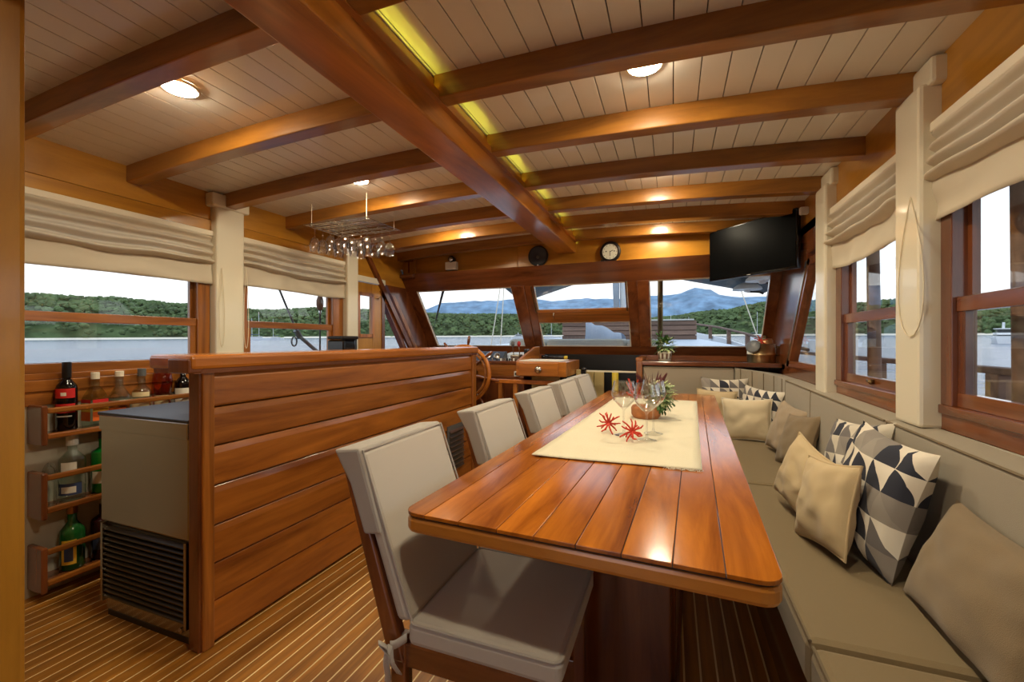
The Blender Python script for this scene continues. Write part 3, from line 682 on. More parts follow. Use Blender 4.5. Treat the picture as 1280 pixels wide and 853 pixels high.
# centrepiece: bark pot with pale foliage, purple leaves and coral
cp = thing('plant_pot', 'bark pot with pale green foliage and purple leaves on the runner', 'plant', (-.135, 2.46, .7545))
part('pot', MB().lathe([(0, 0), (.066, 0), (.078, .02), (.08, .055), (.072, .068), (.062, .062), (0, .055)], seg=22), 'terracotta', cp, smooth=True)
def leaf_mb(q, p, d, l, w, up=Vector((0, 0, 1)), curl=.3):
    d = d.normalized(); s = d.cross(up)
    s = s.normalized() if s.length > .01 else Vector((1, 0, 0)); n_ = s.cross(d)
    pts = []
    for t, ww in ((0, .15), (.35, 1), (.7, .75), (1, .02)):
        c = p+d*l*t-n_*curl*l*t*t; pts += [c-s*w*ww, c+n_*w*.25*ww, c+s*w*ww]
    f = []
    for k in range(3):
        for j in range(2): f.append((3*k+j, 3*k+j+1, 3*k+4+j, 3*k+3+j))
    q.add(pts, f)
rd = random.Random(5)
def foliage(name, mat, root, n, cen, rad, l, w, updir=.4, squash=(1, 1, 1)):
    q = MB()
    for _ in range(n):
        v = Vector((rd.gauss(0, 1), rd.gauss(0, 1), rd.gauss(0, 1))).normalized()
        p = Vector(cen)+Vector((v.x*rad*squash[0], v.y*rad*squash[1], v.z*rad*squash[2]))*rd.uniform(.35, 1)
        d = (v+Vector((rd.uniform(-.4, .4), rd.uniform(-.4, .4), updir))).normalized(); leaf_mb(q, p, d, l*rd.uniform(.7, 1.2), w*rd.uniform(.7, 1.2))
    return part(name, q, mat, root, center=False, kind='stuff')
foliage('green_leaves', 'leaf', cp, 260, (.070, .0, .105), .075, .026, .009, .0, (1, 1, .9))
foliage('pale_leaves', 'leaf_pale', cp, 420, (.075, .0, .135), .078, .022, .009, .1, (.95, 1, .85))
q = MB()
for k in range(34):
    a = rd.uniform(0, 2*PI); d = Vector((math.cos(a)*.5+.05, math.sin(a)*.5, 1)); leaf_mb(q, Vector((.02+.02*math.cos(a), .02*math.sin(a), .12)), d, rd.uniform(.10, .16), .011, Vector((math.sin(a), -math.cos(a), .1)), .1)
part('purple_leaves', q, 'leaf_purple', cp, center=False, kind='stuff')
q = MB()
for k in range(22):
    a = rd.uniform(0, 2*PI); b = Vector((-.055, -.01, .10)); e = b+Vector((math.cos(a)*.05, math.sin(a)*.05, rd.uniform(.03, .13))); m_ = b*.4+e*.6+Vector((rd.uniform(-.01, .01), rd.uniform(-.01, .01), 0))
    q.tube([b, m_, e], [.004, .0035, .0025], 5)
part('coral_branches', q, 'coral', cp, center=False, kind='stuff')
# ================================================================== CHAIRS
def make_chair():
    r = thing('dining_chair', 'c', 'chair', (0, 0, 0))
    for s in (-1, 1):
        part('leg', MB().bar((.165, s*.185, 0), (.165, s*.185, .385), .036, .036, (0, 1, 0)), 'redwood_z', r, bevel=.004)
        q = MB(); q.hexa([(-.245, s*.185-.018, 0), (-.205, s*.185-.018, 0), (-.205, s*.185+.018, 0), (-.245, s*.185+.018, 0)], [(-.25, s*.185-.018, .42), (-.205, s*.185-.018, .42), (-.205, s*.185+.018, .42), (-.25, s*.185+.018, .42)])
        part('leg', q, 'redwood_z', r, bevel=.004)
        q = MB(); q.hexa([(-.252, s*.19-.018, .36), (-.205, s*.19-.018, .36), (-.205, s*.19+.018, .36), (-.252, s*.19+.018, .36)], [(-.405, s*.19-.018, .86), (-.372, s*.19-.018, .86), (-.372, s*.19+.018, .86), (-.405, s*.19+.018, .86)])
        part('back_post', q, 'redwood_z', r, bevel=.004)
        part('side_rail', B(-.24, .175, s*.185-.014, s*.185+.014, .345, .405), 'redwood_x', r, bevel=.004)
        part('stretcher', B(-.2, .165, s*.185-.01, s*.185+.01, .16, .19), 'redwood_x', r, bevel=.003)
    part('front_rail', B(.15, .18, -.18, .18, .345, .405), 'redwood_y', r, bevel=.004)
    part('rear_rail', B(-.21, -.18, -.18, .18, .345, .405), 'redwood_y', r, bevel=.004)
    part('seat_panel', B(-.19, .18, -.2, .2, .402, .412), 'redwood_y', r)
    sc_ = part('seat_cushion', MB().prism(rrect(-.195, .205, -.212, .212, .02), 'z', .412, .470), 'chair_fabric', r, bevel=.014)
    loop = [(x, y, .468) for x, y in rrect(-.193, .203, -.210, .210, .022)]
    part('piping', MB().tube(loop, .0032, 6, closed=True), 'chair_sleeve', sc_, world=False)
    sc_.children[0].location -= sc_.location
    # padded back: slab leaning backwards, sleeve over its top
    def P(t, d): # t along the back (0 at seat, 1 top), d thickness towards the rear
        return (-.185-.155*t-d, .465+.425*t-.12*d)
    pad = MB(); lo, hi = 0.0, .995
    pad.prism([P(lo, 0), P(lo, .042), P(hi, .042), P(hi, 0)], 'y', -.205, .205)
    bk = part('back_cushion', pad, 'chair_fabric', r, bevel=.014)
    e = [(P(lo, -.002), -.203), (P(hi, -.002), -.203), (P(hi, -.002), .203), (P(lo, -.002), .203)]
    part('piping', MB().tube([(p[0], y, p[1]) for p, y in e], .003, 6), 'chair_sleeve', bk).location -= bk.location
    sl = MB(); sl.prism([P(.50, .010), P(.50, .066), P(.80, .066), P(1.012, .088), P(1.012, .004), P(.97, .004)], 'y', -.211, .211)
    part('back_sleeve', sl, 'chair_sleeve', r, bevel=.008)
    for s in (-1, 1):
        q = MB(); y = s*.212
        q.grid(lambda u, v: (-.19-.05*u, y+s*(.004+.012*math.sin(u*3)), .435-.03*u+.022*(v-.5)), 6, 1)
        q.grid(lambda u, v: (-.235-.012*u+.018*(v-.5), y+s*(.012+.008*math.sin(u*5)), .41-.10*u), 6, 1)
        q.grid(lambda u, v: (-.235+.02*u+.016*(v-.5), y+s*(.010+.01*math.sin(u*4)), .41-.075*u), 6, 1)
        q.grid(lambda u, v: (-.235-.03*math.sin(u*PI)+.01*(v-.5), y+s*(.014+.012*v), .41+.03*u*(1-u)*2-.02*u), 8, 1)
        t = part('tie', q, 'chair_fabric', r, smooth=True); t.modifiers.new('t', 'SOLIDIFY').thickness = .003
    return r
ch = make_chair()
cs = [(-.432, 1.118, .0), (-.412, 1.775, -.03), (-.392, 2.415, -.04), (-.368, 3.00, -.045), (-.350, 3.488, -.05)]
cl = ['chair with grey cushions at the entrance end of the table', 'second grey cushioned chair counted from the entrance end of the table', 'middle grey cushioned chair of the row beside the table', 'fourth grey cushioned chair counted from the entrance end of the table', 'grey cushioned chair at the helm end of the table']
for i, (x, y, a) in enumerate(cs):
    o = ch if i == 0 else copy_tree(ch)
    o.location = (x, y, 0.0); o.rotation_euler = (0, 0, a); tag(o, cl[i], 'chair', 'chairs along the dining table')
# ================================================================== SOFA
SZ = .46
sf = thing('corner_sofa', 'long built-in corner sofa with taupe cushions', 'sofa', (.57, 2.2, 0))
part('base', B(.35, .80, -.5, 4.2, 0, .34), 'redwood_y', sf, world=True)
part('base', B(-.06, .36, 3.68, 4.2, 0, .34), 'redwood_x', sf, world=True)
ys = [-.45, 1.20, 2.445, 3.60]
for i in range(3):
    c = part('seat_cushion', B(.305, .745, ys[i]+.004, ys[i+1]-.004, .335, SZ), 'sofa_fabric', sf, world=True, bevel=.022)
    part('piping', MB().tube([(.312, ys[i]+.012, SZ-.004), (.312, ys[i+1]-.012, SZ-.004)], .004, 6), 'piping', c, world=True)
c = part('seat_cushion', B(.305, .80, 3.604, 3.99, .335, SZ+.012), 'sofa_fabric', sf, world=True, bevel=.022)
part('piping', MB().tube([(.315, 3.612, SZ+.008), (.79, 3.612, SZ+.008)], .004, 6), 'piping', c, world=True)
c = part('seat_cushion', B(-.06, .30, 3.67, 3.99, .335, SZ+.012), 'sofa_fabric', sf, world=True, bevel=.022)
bys = [-.45, .55, 1.99, 2.92, 3.50]
def back_panel(y0, y1, zt0, zt1):
    q = MB()
    pr_ = lambda zt: [(.742, SZ-.03), (.752, zt-.012), (.758, zt), (.838, zt+.012), (.838, SZ-.03)]
    q.hexa([(x, y0, z) for x, z in pr_(zt0)], [(x, y1, z) for x, z in pr_(zt1)])
    c = part('back_cushion', q, 'sofa_back', sf, world=True, bevel=.008)
    part('piping', MB().tube([(.752, y0+.006, zt0-.002), (.752, y1-.006, zt1-.002)], .0042, 6), 'piping', c, world=True)
    part('piping', MB().tube([(.745, y1-.004, SZ), (.754, y1-.004, zt1-.004)], .0036, 6), 'piping', c, world=True)
for i in range(4):
    zt = lambda y: .872+.014*(y-1.4)
    back_panel(bys[i]+.003, bys[i+1]-.003, zt(bys[i]), zt(bys[i+1]))
# curved corner panel and forward back panel
q = MB(); n = 10; A = []
for k in range(n+1):
    a = PI/2*k/n; A.append(((.752-.26)+.26*math.cos(a), 3.503+.46*math.sin(a)))
for (x0, y0), (x1, y1) in zip(A, A[1:]):
    pass
outer = [(.842, 3.503), (.842, 4.03), (.50, 4.03)]
base = A+[(.492, 4.03), (.838, 4.03), (.838, 3.503)]
q.hexa([(x, y, SZ-.03) for x, y in base], [(x, y, .905+.05*min(1, k/n)) if k <= n else (x, y, .955 if k < n+2 else .91) for k, (x, y) in enumerate(base)])
part('corner_back_cushion', q, 'sofa_back', sf, world=True, bevel=.006)
for k in range(1, n, 2): part('tuck', MB().tube([(A[k][0]-.002, A[k][1]-.002, SZ), (A[k][0]-.002, A[k][1]-.002, .90+.05*k/n)], .003, 5), 'piping', sf, world=True)
c = part('back_cushion', B(-.245, .488, 3.963, 4.03, SZ-.02, .952), 'sofa_back', sf, world=True, bevel=.014)
part('piping', MB().tube([(-.235, 3.963, .60), (-.238, 3.963, .945), (.48, 3.963, .947)], .004, 6), 'piping', c, world=True)
# wooden end panel, capping rail and dark ledge behind the forward sofa back
lg = thing('windscreen_ledge', 'dark wooden ledge with capping rail behind the sofa back', 'ledge', (.27, 4.2, 0))
part('end_panel', B(-.30, -.248, 3.95, 4.50, 0, 1.0), 'mahogany_z', lg, world=True, bevel=.006)
part('capping_rail', B(-.305, .83, 3.955, 4.035, .962, 1.0), 'redwood_x', lg, world=True, bevel=.008)
part('end_rail', B(-.305, -.245, 3.955, 4.50, 1.0, 1.03), 'mahogany_y', lg, world=True, bevel=.006)
part('shelf', B(-.25, .835, 4.03, 4.52, .955, .985), 'black', lg, world=True)
# ================================================================== CUSHIONS
def pillow_mesh(w, h, t, mat, seed, sag=.10):
    rd = random.Random(seed); q = MB(); ph = [rd.uniform(0, 6) for _ in range(4)]
    def side(s):
        def fn(u, v):
            a, b = 2*u-1, 2*v-1
            e = max(0, (1-a*a))*max(0, (1-b*b)); th = t/2*e**.42
            x = w/2*a*(1-sag*(1-b*b)*abs(a)**2); z = h/2*b*(1-sag*(1-a*a)*abs(b)**2)
            th *= 1+.09*math.sin(5*a+ph[0]+2*b)*math.sin(4*b+ph[1])
            nz = noise.noise(Vector((a*2.6+seed, b*2.6, s)))*.010*min(1, e*3)
            return (x, s*(th+nz), z)
        return fn
    q.grid(side(-1), 22, 22, uv=True); q.grid(side(1), 22, 22, uv=True)
    me = mesh('cushion', q, mat, True); return me
def pillow(loc, w, h, t, mat, az, lean, roll, label, seed, pipe=None):
    o = link('cushion', pillow_mesh(w, h, t, mat, seed), None, loc)
    o.rotation_euler = (Matrix.Rotation(math.radians(az), 4, 'Z') @ Matrix.Rotation(-math.radians(lean), 4, 'X') @ Matrix.Rotation(math.radians(roll), 4, 'Y')).to_euler()
    tag(o, label, 'cushion', 'cushions on the sofa')
    if pipe:
        L = []; sag = .10; N = 14
        for (a0, b0, a1, b1) in ((-1, -1, 1, -1), (1, -1, 1, 1), (1, 1, -1, 1), (-1, 1, -1, -1)):
            for k in range(N):
                a = a0+(a1-a0)*k/N; b = b0+(b1-b0)*k/N
                L.append((w/2*a*(1-sag*(1-b*b)*abs(a)**2), 0, h/2*b*(1-sag*(1-a*a)*abs(b)**2)))
        part('piping', MB().tube(L, .0045, 6, closed=True), pipe, o)
    return o
pillow((0.635, 1.749, 0.669), 0.41, 0.42, 0.14, 'geo_0', -84, 14, 4, 'large geometric print cushion leaning behind the front beige cushions', 1)
pillow((0.682, 2.082, 0.667), 0.41, 0.4, 0.12, 'geo_1', -84, 14, -8, 'geometric print cushion half hidden behind the larger geometric one', 2)
pillow((0.505, 2.047, 0.617), 0.3, 0.28, 0.1, 'beige_fabric', -74, 16, 14, 'beige cushion with piped edge resting on the geometric cushions, farther from the entrance', 3, 'beige_fabric')
pillow((0.5, 1.767, 0.616), 0.29, 0.3, 0.1, 'beige_fabric', -78, 14, -8, 'beige cushion with piped edge in front of the large geometric cushion', 4, 'beige_fabric')
pillow((0.675, 1.3, 0.598), 0.44, 0.3, 0.12, 'brown_fabric', -88, 22, 3, 'plain brown oblong cushion against the sofa back', 5)
pillow((0.682, 0.83, 0.603), 0.44, 0.3, 0.12, 'taupe_fabric', -90, 20, -4, 'plain taupe oblong cushion at the entrance end of the sofa', 6)
pillow((0.672, 3.12, 0.62), 0.32, 0.33, 0.1, 'taupe_fabric', -76, 18, 6, 'taupe cushion in the sofa corner leaning on the side back', 7)
pillow((0.67, 2.84, 0.613), 0.31, 0.31, 0.1, 'brown_fabric', -76, 20, -8, 'brown cushion overlapping the taupe corner cushion', 8)
pillow((0.405, 3.903, 0.668), 0.36, 0.42, 0.1, 'geo_2', 0, 8, 0, 'geometric print cushion against the forward sofa back', 9)
pillow((0.604, 3.629, 0.644), 0.35, 0.38, 0.1, 'geo_3', -50, 14, 4, 'geometric print cushion set into the curved sofa corner', 10)
pillow((0.335, 3.788, 0.626), 0.3, 0.32, 0.09, 'beige_fabric', 0, 14, 3, 'beige cushion half covered by the paler beige one', 11, 'beige_fabric')
pillow((0.512, 3.503, 0.606), 0.33, 0.31, 0.1, 'pale_fabric', -10, 16, -2, 'pale beige square cushion leaning on the geometric pair in the corner', 12, 'cream')

# ================================================================== ROMAN BLINDS
def blind(side, y0, y1, zt, zf, zb, label, seed, cord_y=None, cord_z=1.15, cord_w=.022):
    X = (XL if side < 0 else XR); rd = random.Random(seed)
    r = thing('roman_blind', label, 'blind', (X-side*.03, (y0+y1)/2, zb))
    L = y1-y0; nu, nv = 60, 44; ph = [rd.uniform(0, 6.28) for _ in range(6)]
    def fold(u, v):
        # v runs down the stack of gathered folds
        y = y0+L*u; sagc = math.sin(PI*u); nf = 4.0
        droop = .030*sagc*v*(.7+.3*math.sin(3*u+ph[0]))
        z = zt-(zt-zf)*v-droop
        w = .5+.5*math.cos(2*PI*nf*v+PI+.8*math.sin(5*u+ph[1])*v+.5*math.sin(11*u+ph[2])*v)
        pin = 1-.55*math.exp(-((u)/.04)**2)-.55*math.exp(-((1-u)/.04)**2)
        d = .012+(.020+.040*v)*w*pin+.006*noise.noise(Vector((u*9+seed, v*5, 1.3)))
        if v > .97: d *= .35
        return (X-side*d, y, z+.010*v*noise.noise(Vector((u*6, seed, v*3))))
    o = part('gathered_folds', MB().grid(fold, nu, nv), 'blind', r, world=True, smooth=True)
    def flap(u, v):
        y = y0+L*u; z0 = fold(u, 1)[2]+.03
        d = .016+.010*math.sin(u*13+ph[3])*v*.6+.012*noise.noise(Vector((u*7+seed, v*2, 4.)))
        return (X-side*d, y, z0-(z0-zb+.012*math.sin(PI*u)-.006*math.sin(7*u+ph[4]))*v)
    o = part('lower_flap', MB().grid(flap, 50, 8), 'blind', r, world=True, smooth=True); o.modifiers.new('t', 'SOLIDIFY').thickness = .003
    part('head_rail', B(min(X-side*.03, X-side*.002), max(X-side*.03, X-side*.002), y0+.01, y1-.01, zt-.02, zt+.012), 'cream', r, world=True, bevel=.004)
    if cord_y is not None:
        for k, yy in enumerate(cord_y):
            xx = X-side*.064; q = []
            for t in range(25):
                th = 2*PI*t/24; q.append((xx, yy+cord_w*math.sin(th)*math.sin(th/2), cord_z+(zf-.02-cord_z)*(1+math.cos(th))/2))
            part('pull_cord', MB().tube(q, .002, 6), 'cord', r, world=True, smooth=True)
        yy = cord_y[0]
    return r
blind(-1, .47, 1.865, 1.868, 1.665, 1.545, 'cream roman blind gathered above the large bar side window', 1, (1.885,), 1.14)
blind(-1, 2.03, 3.03, 1.878, 1.690, 1.565, 'cream roman blind gathered above the smaller bar side window', 2, (2.05,), 1.13)
blind(1, .56, 1.86, 1.900, 1.700, 1.590, 'cream roman blind gathered above the large sofa side window', 3, (1.87,), 1.195, .11)
blind(1, 1.985, 2.84, 1.895, 1.700, 1.575, 'cream roman blind gathered above the smaller sofa side window', 4)
# ================================================================== CEILING LAMPS
def downlight(x, y, label):
    z = zc(x); r = thing('ceiling_lamp', label, 'ceiling lamp', (x, y, z))
    part('trim_ring', MB().lathe([(.068, .002), (.068, -.004), (.062, -.008), (.055, -.006), (.055, .002)], seg=28), 'cream', r, smooth=True)
    part('diffuser', MB().lathe([(.056, -.002), (.055, -.009), (.040, -.015), (.020, -.018), (0, -.019)], seg=28), 'lamp', r, smooth=True)
for i, (x, y) in enumerate(((-1.815, 1.10), (-1.815, 2.12), (-1.815, 3.13), (-.092, 1.60), (-.092, 2.62), (-.098, 3.62), (-.092, .58))):  # last one unseen: row carried on aft, added to light post and table front
    side = 'bar' if x < -1 else 'table'
    k = {-1.815: {1.10: 'second', 2.12: 'third', 3.13: 'fourth', .08: 'first'}, -.092: {1.60: 'third', 2.62: 'fourth', .58: 'second', -.44: 'first'}, -.098: {3.62: 'fifth'}}[x][y]
    downlight(x, y, 'round lit ceiling lamp above the %s, %s from the entrance' % (side, k))
# ================================================================== ON THE HEADER BOARD
yh = YF-.0
def disc(prof, x, z, y=yh, seg=32): return MB().lathe(prof, seg=seg, mat=Matrix.Rotation(PI/2, 4, 'X')).move((x, y, z))
p = aty(673, 321, YF); sk = thing('round_speaker', 'round black loudspeaker on the header board', 'speaker', (p.x, YF, p.z))
part('rim', disc([(0, 0), (.100, 0), (.100, .018), (.094, .024), (.086, .020)], p.x, p.z), 'black', sk, world=True, smooth=True)
part('cone', disc([(.088, .018), (.05, .010), (.03, .006), (0, .006)], p.x, p.z), 'navy_top', sk, world=True, smooth=True)
part('dust_cap', disc([(.016, .004), (.014, .014), (0, .018)], p.x-.004, p.z-.01), 'grey_plastic', sk, world=True, smooth=True)
part('mount_screw', disc([(.008, .018), (.008, .03), (0, .032)], p.x+.004, p.z-.092), 'chrome', sk, world=True)
p = aty(763, 316, YF); ck = thing('wall_clock', 'round ship clock with a pale dial on the header board', 'clock', (p.x, YF, p.z))
part('case', disc([(0, 0), (.094, 0), (.096, .016), (.086, .034), (.070, .030)], p.x, p.z), 'black', ck, world=True, smooth=True)
dl = part('dial', disc([(.070, .026), (0, .026)], p.x, p.z), 'clock_face', ck, world=True)
for k in range(12):
    a = k*PI/6; part('hour_mark', MB().bar((p.x+.055*math.sin(a), yh-.0265, p.z+.055*math.cos(a)), (p.x+.064*math.sin(a), yh-.0265, p.z+.064*math.cos(a)), .004, .002, (0, 1, 0)), 'black', dl, world=True)
part('hand', MB().bar((p.x, yh-.028, p.z+.008), (p.x, yh-.028, p.z-.038), .005, .002, (0, 1, 0)), 'black', ck, world=True)
part('hand', MB().bar((p.x, yh-.029, p.z), (p.x+.028, yh-.029, p.z+.012), .005, .002, (0, 1, 0)), 'black', ck, world=True)
for dx in (-.035, .038): part('winding_hole', disc([(.006, .0265), (0, .0265)], p.x+dx, p.z+.004), 'black', ck, world=True)
part('catch', B(p.x-.085, p.x-.05, yh-.03, yh, p.z-.095, p.z-.07), 'black', ck, world=True, bevel=.004)
p = aty(566, 333, YF); em = thing('emergency_light', 'small white box lamp with a round dark head on the header board', 'lamp', (p.x, YF, p.z))
part('box', B(p.x-.065, p.x+.065, yh-.05, yh, p.z-.048, p.z+.035), 'cap_white', em, world=True, bevel=.006)
part('head', disc([(0, 0), (.03, 0), (.034, .05), (.030, .06), (0, .055)], p.x+.008, p.z+.062), 'black', em, world=True, smooth=True)
part('lens', disc([(.024, .059), (.012, .066), (0, .068)], p.x+.008, p.z+.060), 'chrome', em, world=True, smooth=True)
# corner bracket panel with the cross
tn[0] += 1
cpn = thing('trim_%d' % tn[0], 'pale corner panel carrying the cross', 'panel', (-2.66, YF, 1.9), kind='structure')
part('panel', B(-2.755, -2.60, YF-.03, YF, 1.90, 2.12), 'honey_z', cpn, world=True, bevel=.004)
part('moulding', B(-2.755, -2.58, YF-.10, YF, 1.855, 1.90), 'redwood_x', cpn, world=True, bevel=.014)
p = Vector((-2.675, YF-.036, 2.02)); cr = thing('wooden_cross', 'small dark wooden cross on the corner panel', 'cross', p)
part('upright', B(-.008, .008, -.006, .006, -.10, .075), 'redwood_z', cr, bevel=.002)
part('crossbar', B(-.055, .055, -.006, .006, .018, .034), 'redwood_x', cr, bevel=.002)
# ================================================================== TELEVISION
a, b = Vector((.795, 3.36)), Vector((.296, 3.885)); c = (a+b)/2; d = (a-b); ang = math.atan2(d.y, d.x)
tv = thing('television', 'flat black television mounted high in the corner', 'television', (c.x, c.y, 1.878), rotz=ang); w, h = d.length/2, .204
part('casing', B(-w, w, 0, .035, -h, h), 'black', tv, bevel=.006)
part('bezel', B(-w, w, -.006, .002, -h, h), 'black_gloss', tv, bevel=.003)
part('screen', B(-w+.010, w-.010, -.0075, -.005, -h+.016, h-.010), 'screen', tv)
part('rear_housing', B(-w*.6, w*.6, .03, .075, -h*.7, h*.55), 'black', tv, bevel=.02)
part('badge', B(-.015, .015, -.0085, -.006, -h+.003, -h+.009), 'cap_silver', tv)
part('wall_bracket', MB().bar((.02, .07, 0), (.13, .292, 0), .05, .05).bar((.02, .07, -.06), (.02, .07, .08), .12, .012), 'black', tv)
solo('alarm_sensor', B(.79, .841, 3.28, 3.32, 2.015, 2.065), 'cap_white', 'small white sensor in the corner above the television', 'sensor', bevel=.008)
# ================================================================== HELM
hc = thing('helm_console', 'wooden helm console with engine controls and instruments', 'console', (-1.75, 4.2, 0))
part('body', B(-2.45, -1.345, 3.90, 4.50, 0, .80), 'redwood_z', hc, world=True, bevel=.004)
part('upper_fascia', B(-2.45, -1.345, 3.885, 3.91, .83, .955), 'mahogany_x', hc, world=True, bevel=.004)
part('ledge', B(-2.45, -1.345, 3.87, 4.50, .955, .985), 'redwood_x', hc, world=True, bevel=.004)
part('fascia_rail', B(-2.45, -1.345, 3.88, 3.91, .795, .832), 'redwood_x', hc, world=True, bevel=.004)
part('instrument_panel', MB().prism([(3.93, .985), (4.10, .985), (4.10, 1.07), (4.06, 1.07)], 'x', -2.2, -1.60), 'black', hc, world=True)
part('chart_sheet', MB().prism([(4.08, .987), (4.30, .987), (4.30, 1.06), (4.16, 1.05)], 'x', -1.62, -1.36), 'deck_white', hc, world=True, label='pale sloping cover')
for k in range(6):
    g = part('gauge', MB().lathe([(0, .004), (.026, .004), (.028, 0), (.034, 0), (.034, .012), (.028, .012)], seg=16, mat=Matrix.Rotation(.95, 4, 'X')).move((-2.14+k*.095, 3.985, 1.025)), 'chrome', hc, world=True, smooth=True)
for k in range(14):
    part('switch', MB().lathe([(0, 0), (.010, 0), (.008, .02), (.004, .024), (0, .024)], seg=8).move((-1.68+.045*(k % 7), 3.905+.055*(k//7), .985)), ('chrome', 'black', 'cap_white')[k % 3], hc, world=True)
tq = part('throttle_box', B(-1.50, -1.40, 3.92, 4.03, .985, 1.045), 'steel', hc, world=True, bevel=.012)
for xx, m_, lb in ((-1.483, 'grey_plastic', 'grey knobbed lever'), (-1.418, 'red_plastic', 'red knobbed lever')):
    lv = part('lever', MB().tube([(xx, 3.975, 1.03), (xx, 3.955, 1.13)], .006, 8), 'chrome', hc, world=True, label=lb)
    part('knob', MB().lathe([(0, 0), (.012, .004), (.019, .03), (.017, .05), (0, .06)], seg=14).move((xx, 3.953, 1.12)), m_, lv, world=True, smooth=True)
part('socket_plate', B(-1.44, -1.39, 3.868, 3.89, .835, .885), 'cap_white', hc, world=True, bevel=.004)
part('socket_hole', disc([(.014, 0), (.014, .004), (0, .004)], -1.415, .86, 3.868), 'black', hc, world=True)
part('binnacle', B(-1.385, -1.35, 4.0, 4.10, .985, 1.10), 'black', hc, world=True, bevel=.01)
# steering wheel
wc = aty(580, 468, 3.62)
sw = thing('steering_wheel', 'varnished wooden ship steering wheel with turned spokes', 'steering wheel', wc)
RR = .262
ring = [(RR*math.cos(2*PI*k/48), 0, RR*math.sin(2*PI*k/48)) for k in range(48)]
part('rim', MB().tube(ring, .020, 10, closed=True), 'bartop', sw, smooth=True)
ring = [((RR-.038)*math.cos(2*PI*k/48), 0, (RR-.038)*math.sin(2*PI*k/48)) for k in range(48)]
part('inner_rim', MB().tube(ring, .012, 8, closed=True), 'mahogany_x', sw, smooth=True)
part('hub', MB().lathe([(0, -.035), (.045, -.035), (.06, -.02), (.06, .02), (.045, .035), (0, .035)], seg=20, mat=Matrix.Rotation(PI/2, 4, 'X')), 'mahogany_x', sw, smooth=True)
part('hub_cap', MB().lathe([(0, .046), (.022, .044), (.03, .036), (.03, .034)], seg=16, mat=Matrix.Rotation(PI/2, 4, 'X')), 'brass', sw, smooth=True)
for k in range(8):
    a = math.radians(36+45*k); dr = Vector((math.cos(a), 0, math.sin(a)))
    rs = [(.05, .011), (.08, .016), (.12, .011), (.16, .015), (.20, .011), (.235, .012), (.29, .010), (.30, .014), (.33, .016), (.362, .011), (.366, .004)]
    part('spoke', MB().tube([dr*t for t, _ in rs], [q_ for _, q_ in rs], 8), 'redwood_x', sw, smooth=True)
part('shaft', MB().tube([(0, .03, 0), (0, 3.90-wc.y, 0)], .022, 10), 'bronze', sw)
# chart drawer box next to the console
cd = thing('chart_drawer', 'mahogany chart drawer box with a metal cup pull', 'drawer', (-1.08, 3.95, .84))
part('box', B(-1.33, -.865, 3.63, 4.2, .862, .995), 'mahogany_x', cd, world=True, bevel=.006)
f = part('drawer_front', B(-1.30, -.935, 3.612, 3.632, .868, .985), 'mahogany_x', cd, world=True, bevel=.004)
part('cup_pull', MB().lathe([(0, 0), (.035, 0), (.033, .012), (.02, .024), (0, .028)], seg=16, mat=Matrix.Rotation(PI/2, 4, 'X')).move((-1.115, 3.612, .925)), 'chrome', f, world=True, smooth=True)
part('chart', B(-1.31, -.93, 3.65, 4.0, .996, 1.003), 'paper', cd, world=True)
part('side_fin', MB().prism([(3.66, .995), (4.35, .995), (4.35, 1.12), (4.2, 1.12)], 'x', -1.345, -1.325), 'mahogany_y', cd, world=True, bevel=.003)
fl_ = thing('flashlight', 'black flashlight with a yellow end on the chart drawer', 'flashlight', (-1.05, 4.12, .993))
part('barrel', MB().tube([(-.12, .0, .022), (.05, .0, .022)], .016, 12), 'black', fl_, smooth=True)
part('head', MB().tube([(-.12, 0, .024), (-.15, 0, .024), (-.18, 0, .024)], [.016, .022, .022], 12), 'black_gloss', fl_, smooth=True)
part('end_cap', MB().tube([(.05, 0, .022), (.08, 0, .022)], .018, 12), 'yellow_paint', fl_, smooth=True)
# guard rail in front of the companionway
gd = thing('guard_rail', 'low wooden guard rail beside the steps by the helm', 'rail', (-1.22, 3.62, 0))
part('top_rail', B(-1.57, -.885, 3.70, 3.76, .782, .82), 'bartop', gd, world=True, bevel=.006)
for xx in (-1.54, -1.39, -.94): part('baluster', B(xx, xx+.04, 3.71, 3.75, 0, .784), 'mahogany_z', gd, world=True, bevel=.004)
# companionway to the lower deck
cw = thing('companionway', 'companionway with pale lit panels leading below', 'companionway', (-.8, 4.3, 0))
part('pale_panel', B(-1.30, -1.02, 4.00, 4.03, 0, .86), 'pale_door', cw, world=True)
part('newel_post', B(-.860, -.818, 4.02, 4.07, 0, .905), 'pale_door', cw, world=True, bevel=.004)
part('newel_cap', MB().lathe([(0, .03), (.022, .025), (.028, .01), (.02, 0), (0, 0)], seg=14).move((-.792, 4.05, .895)), 'black', cw, world=True, smooth=True)
part('black_post', B(-.814, -.772, 4.03, 4.07, 0, .90), 'black', cw, world=True)
part('rail', B(-.80, -.299, 4.20, 4.225, .875, .89), 'cream', cw, world=True)
dr = part('cupboard_door', B(-.88, -.74, 4.30, 4.33, 0, .87), 'pale_door', cw, world=True, bevel=.004)
part('cupboard_door', B(-.735, -.64, 4.30, 4.33, 0, .87), 'pale_door', cw, world=True, bevel=.004)
part('yellow_pipe', MB().tube([(-.535, 4.36, 0), (-.535, 4.36, .88)], .032, 12), 'yellow_paint', cw, world=True, smooth=True)
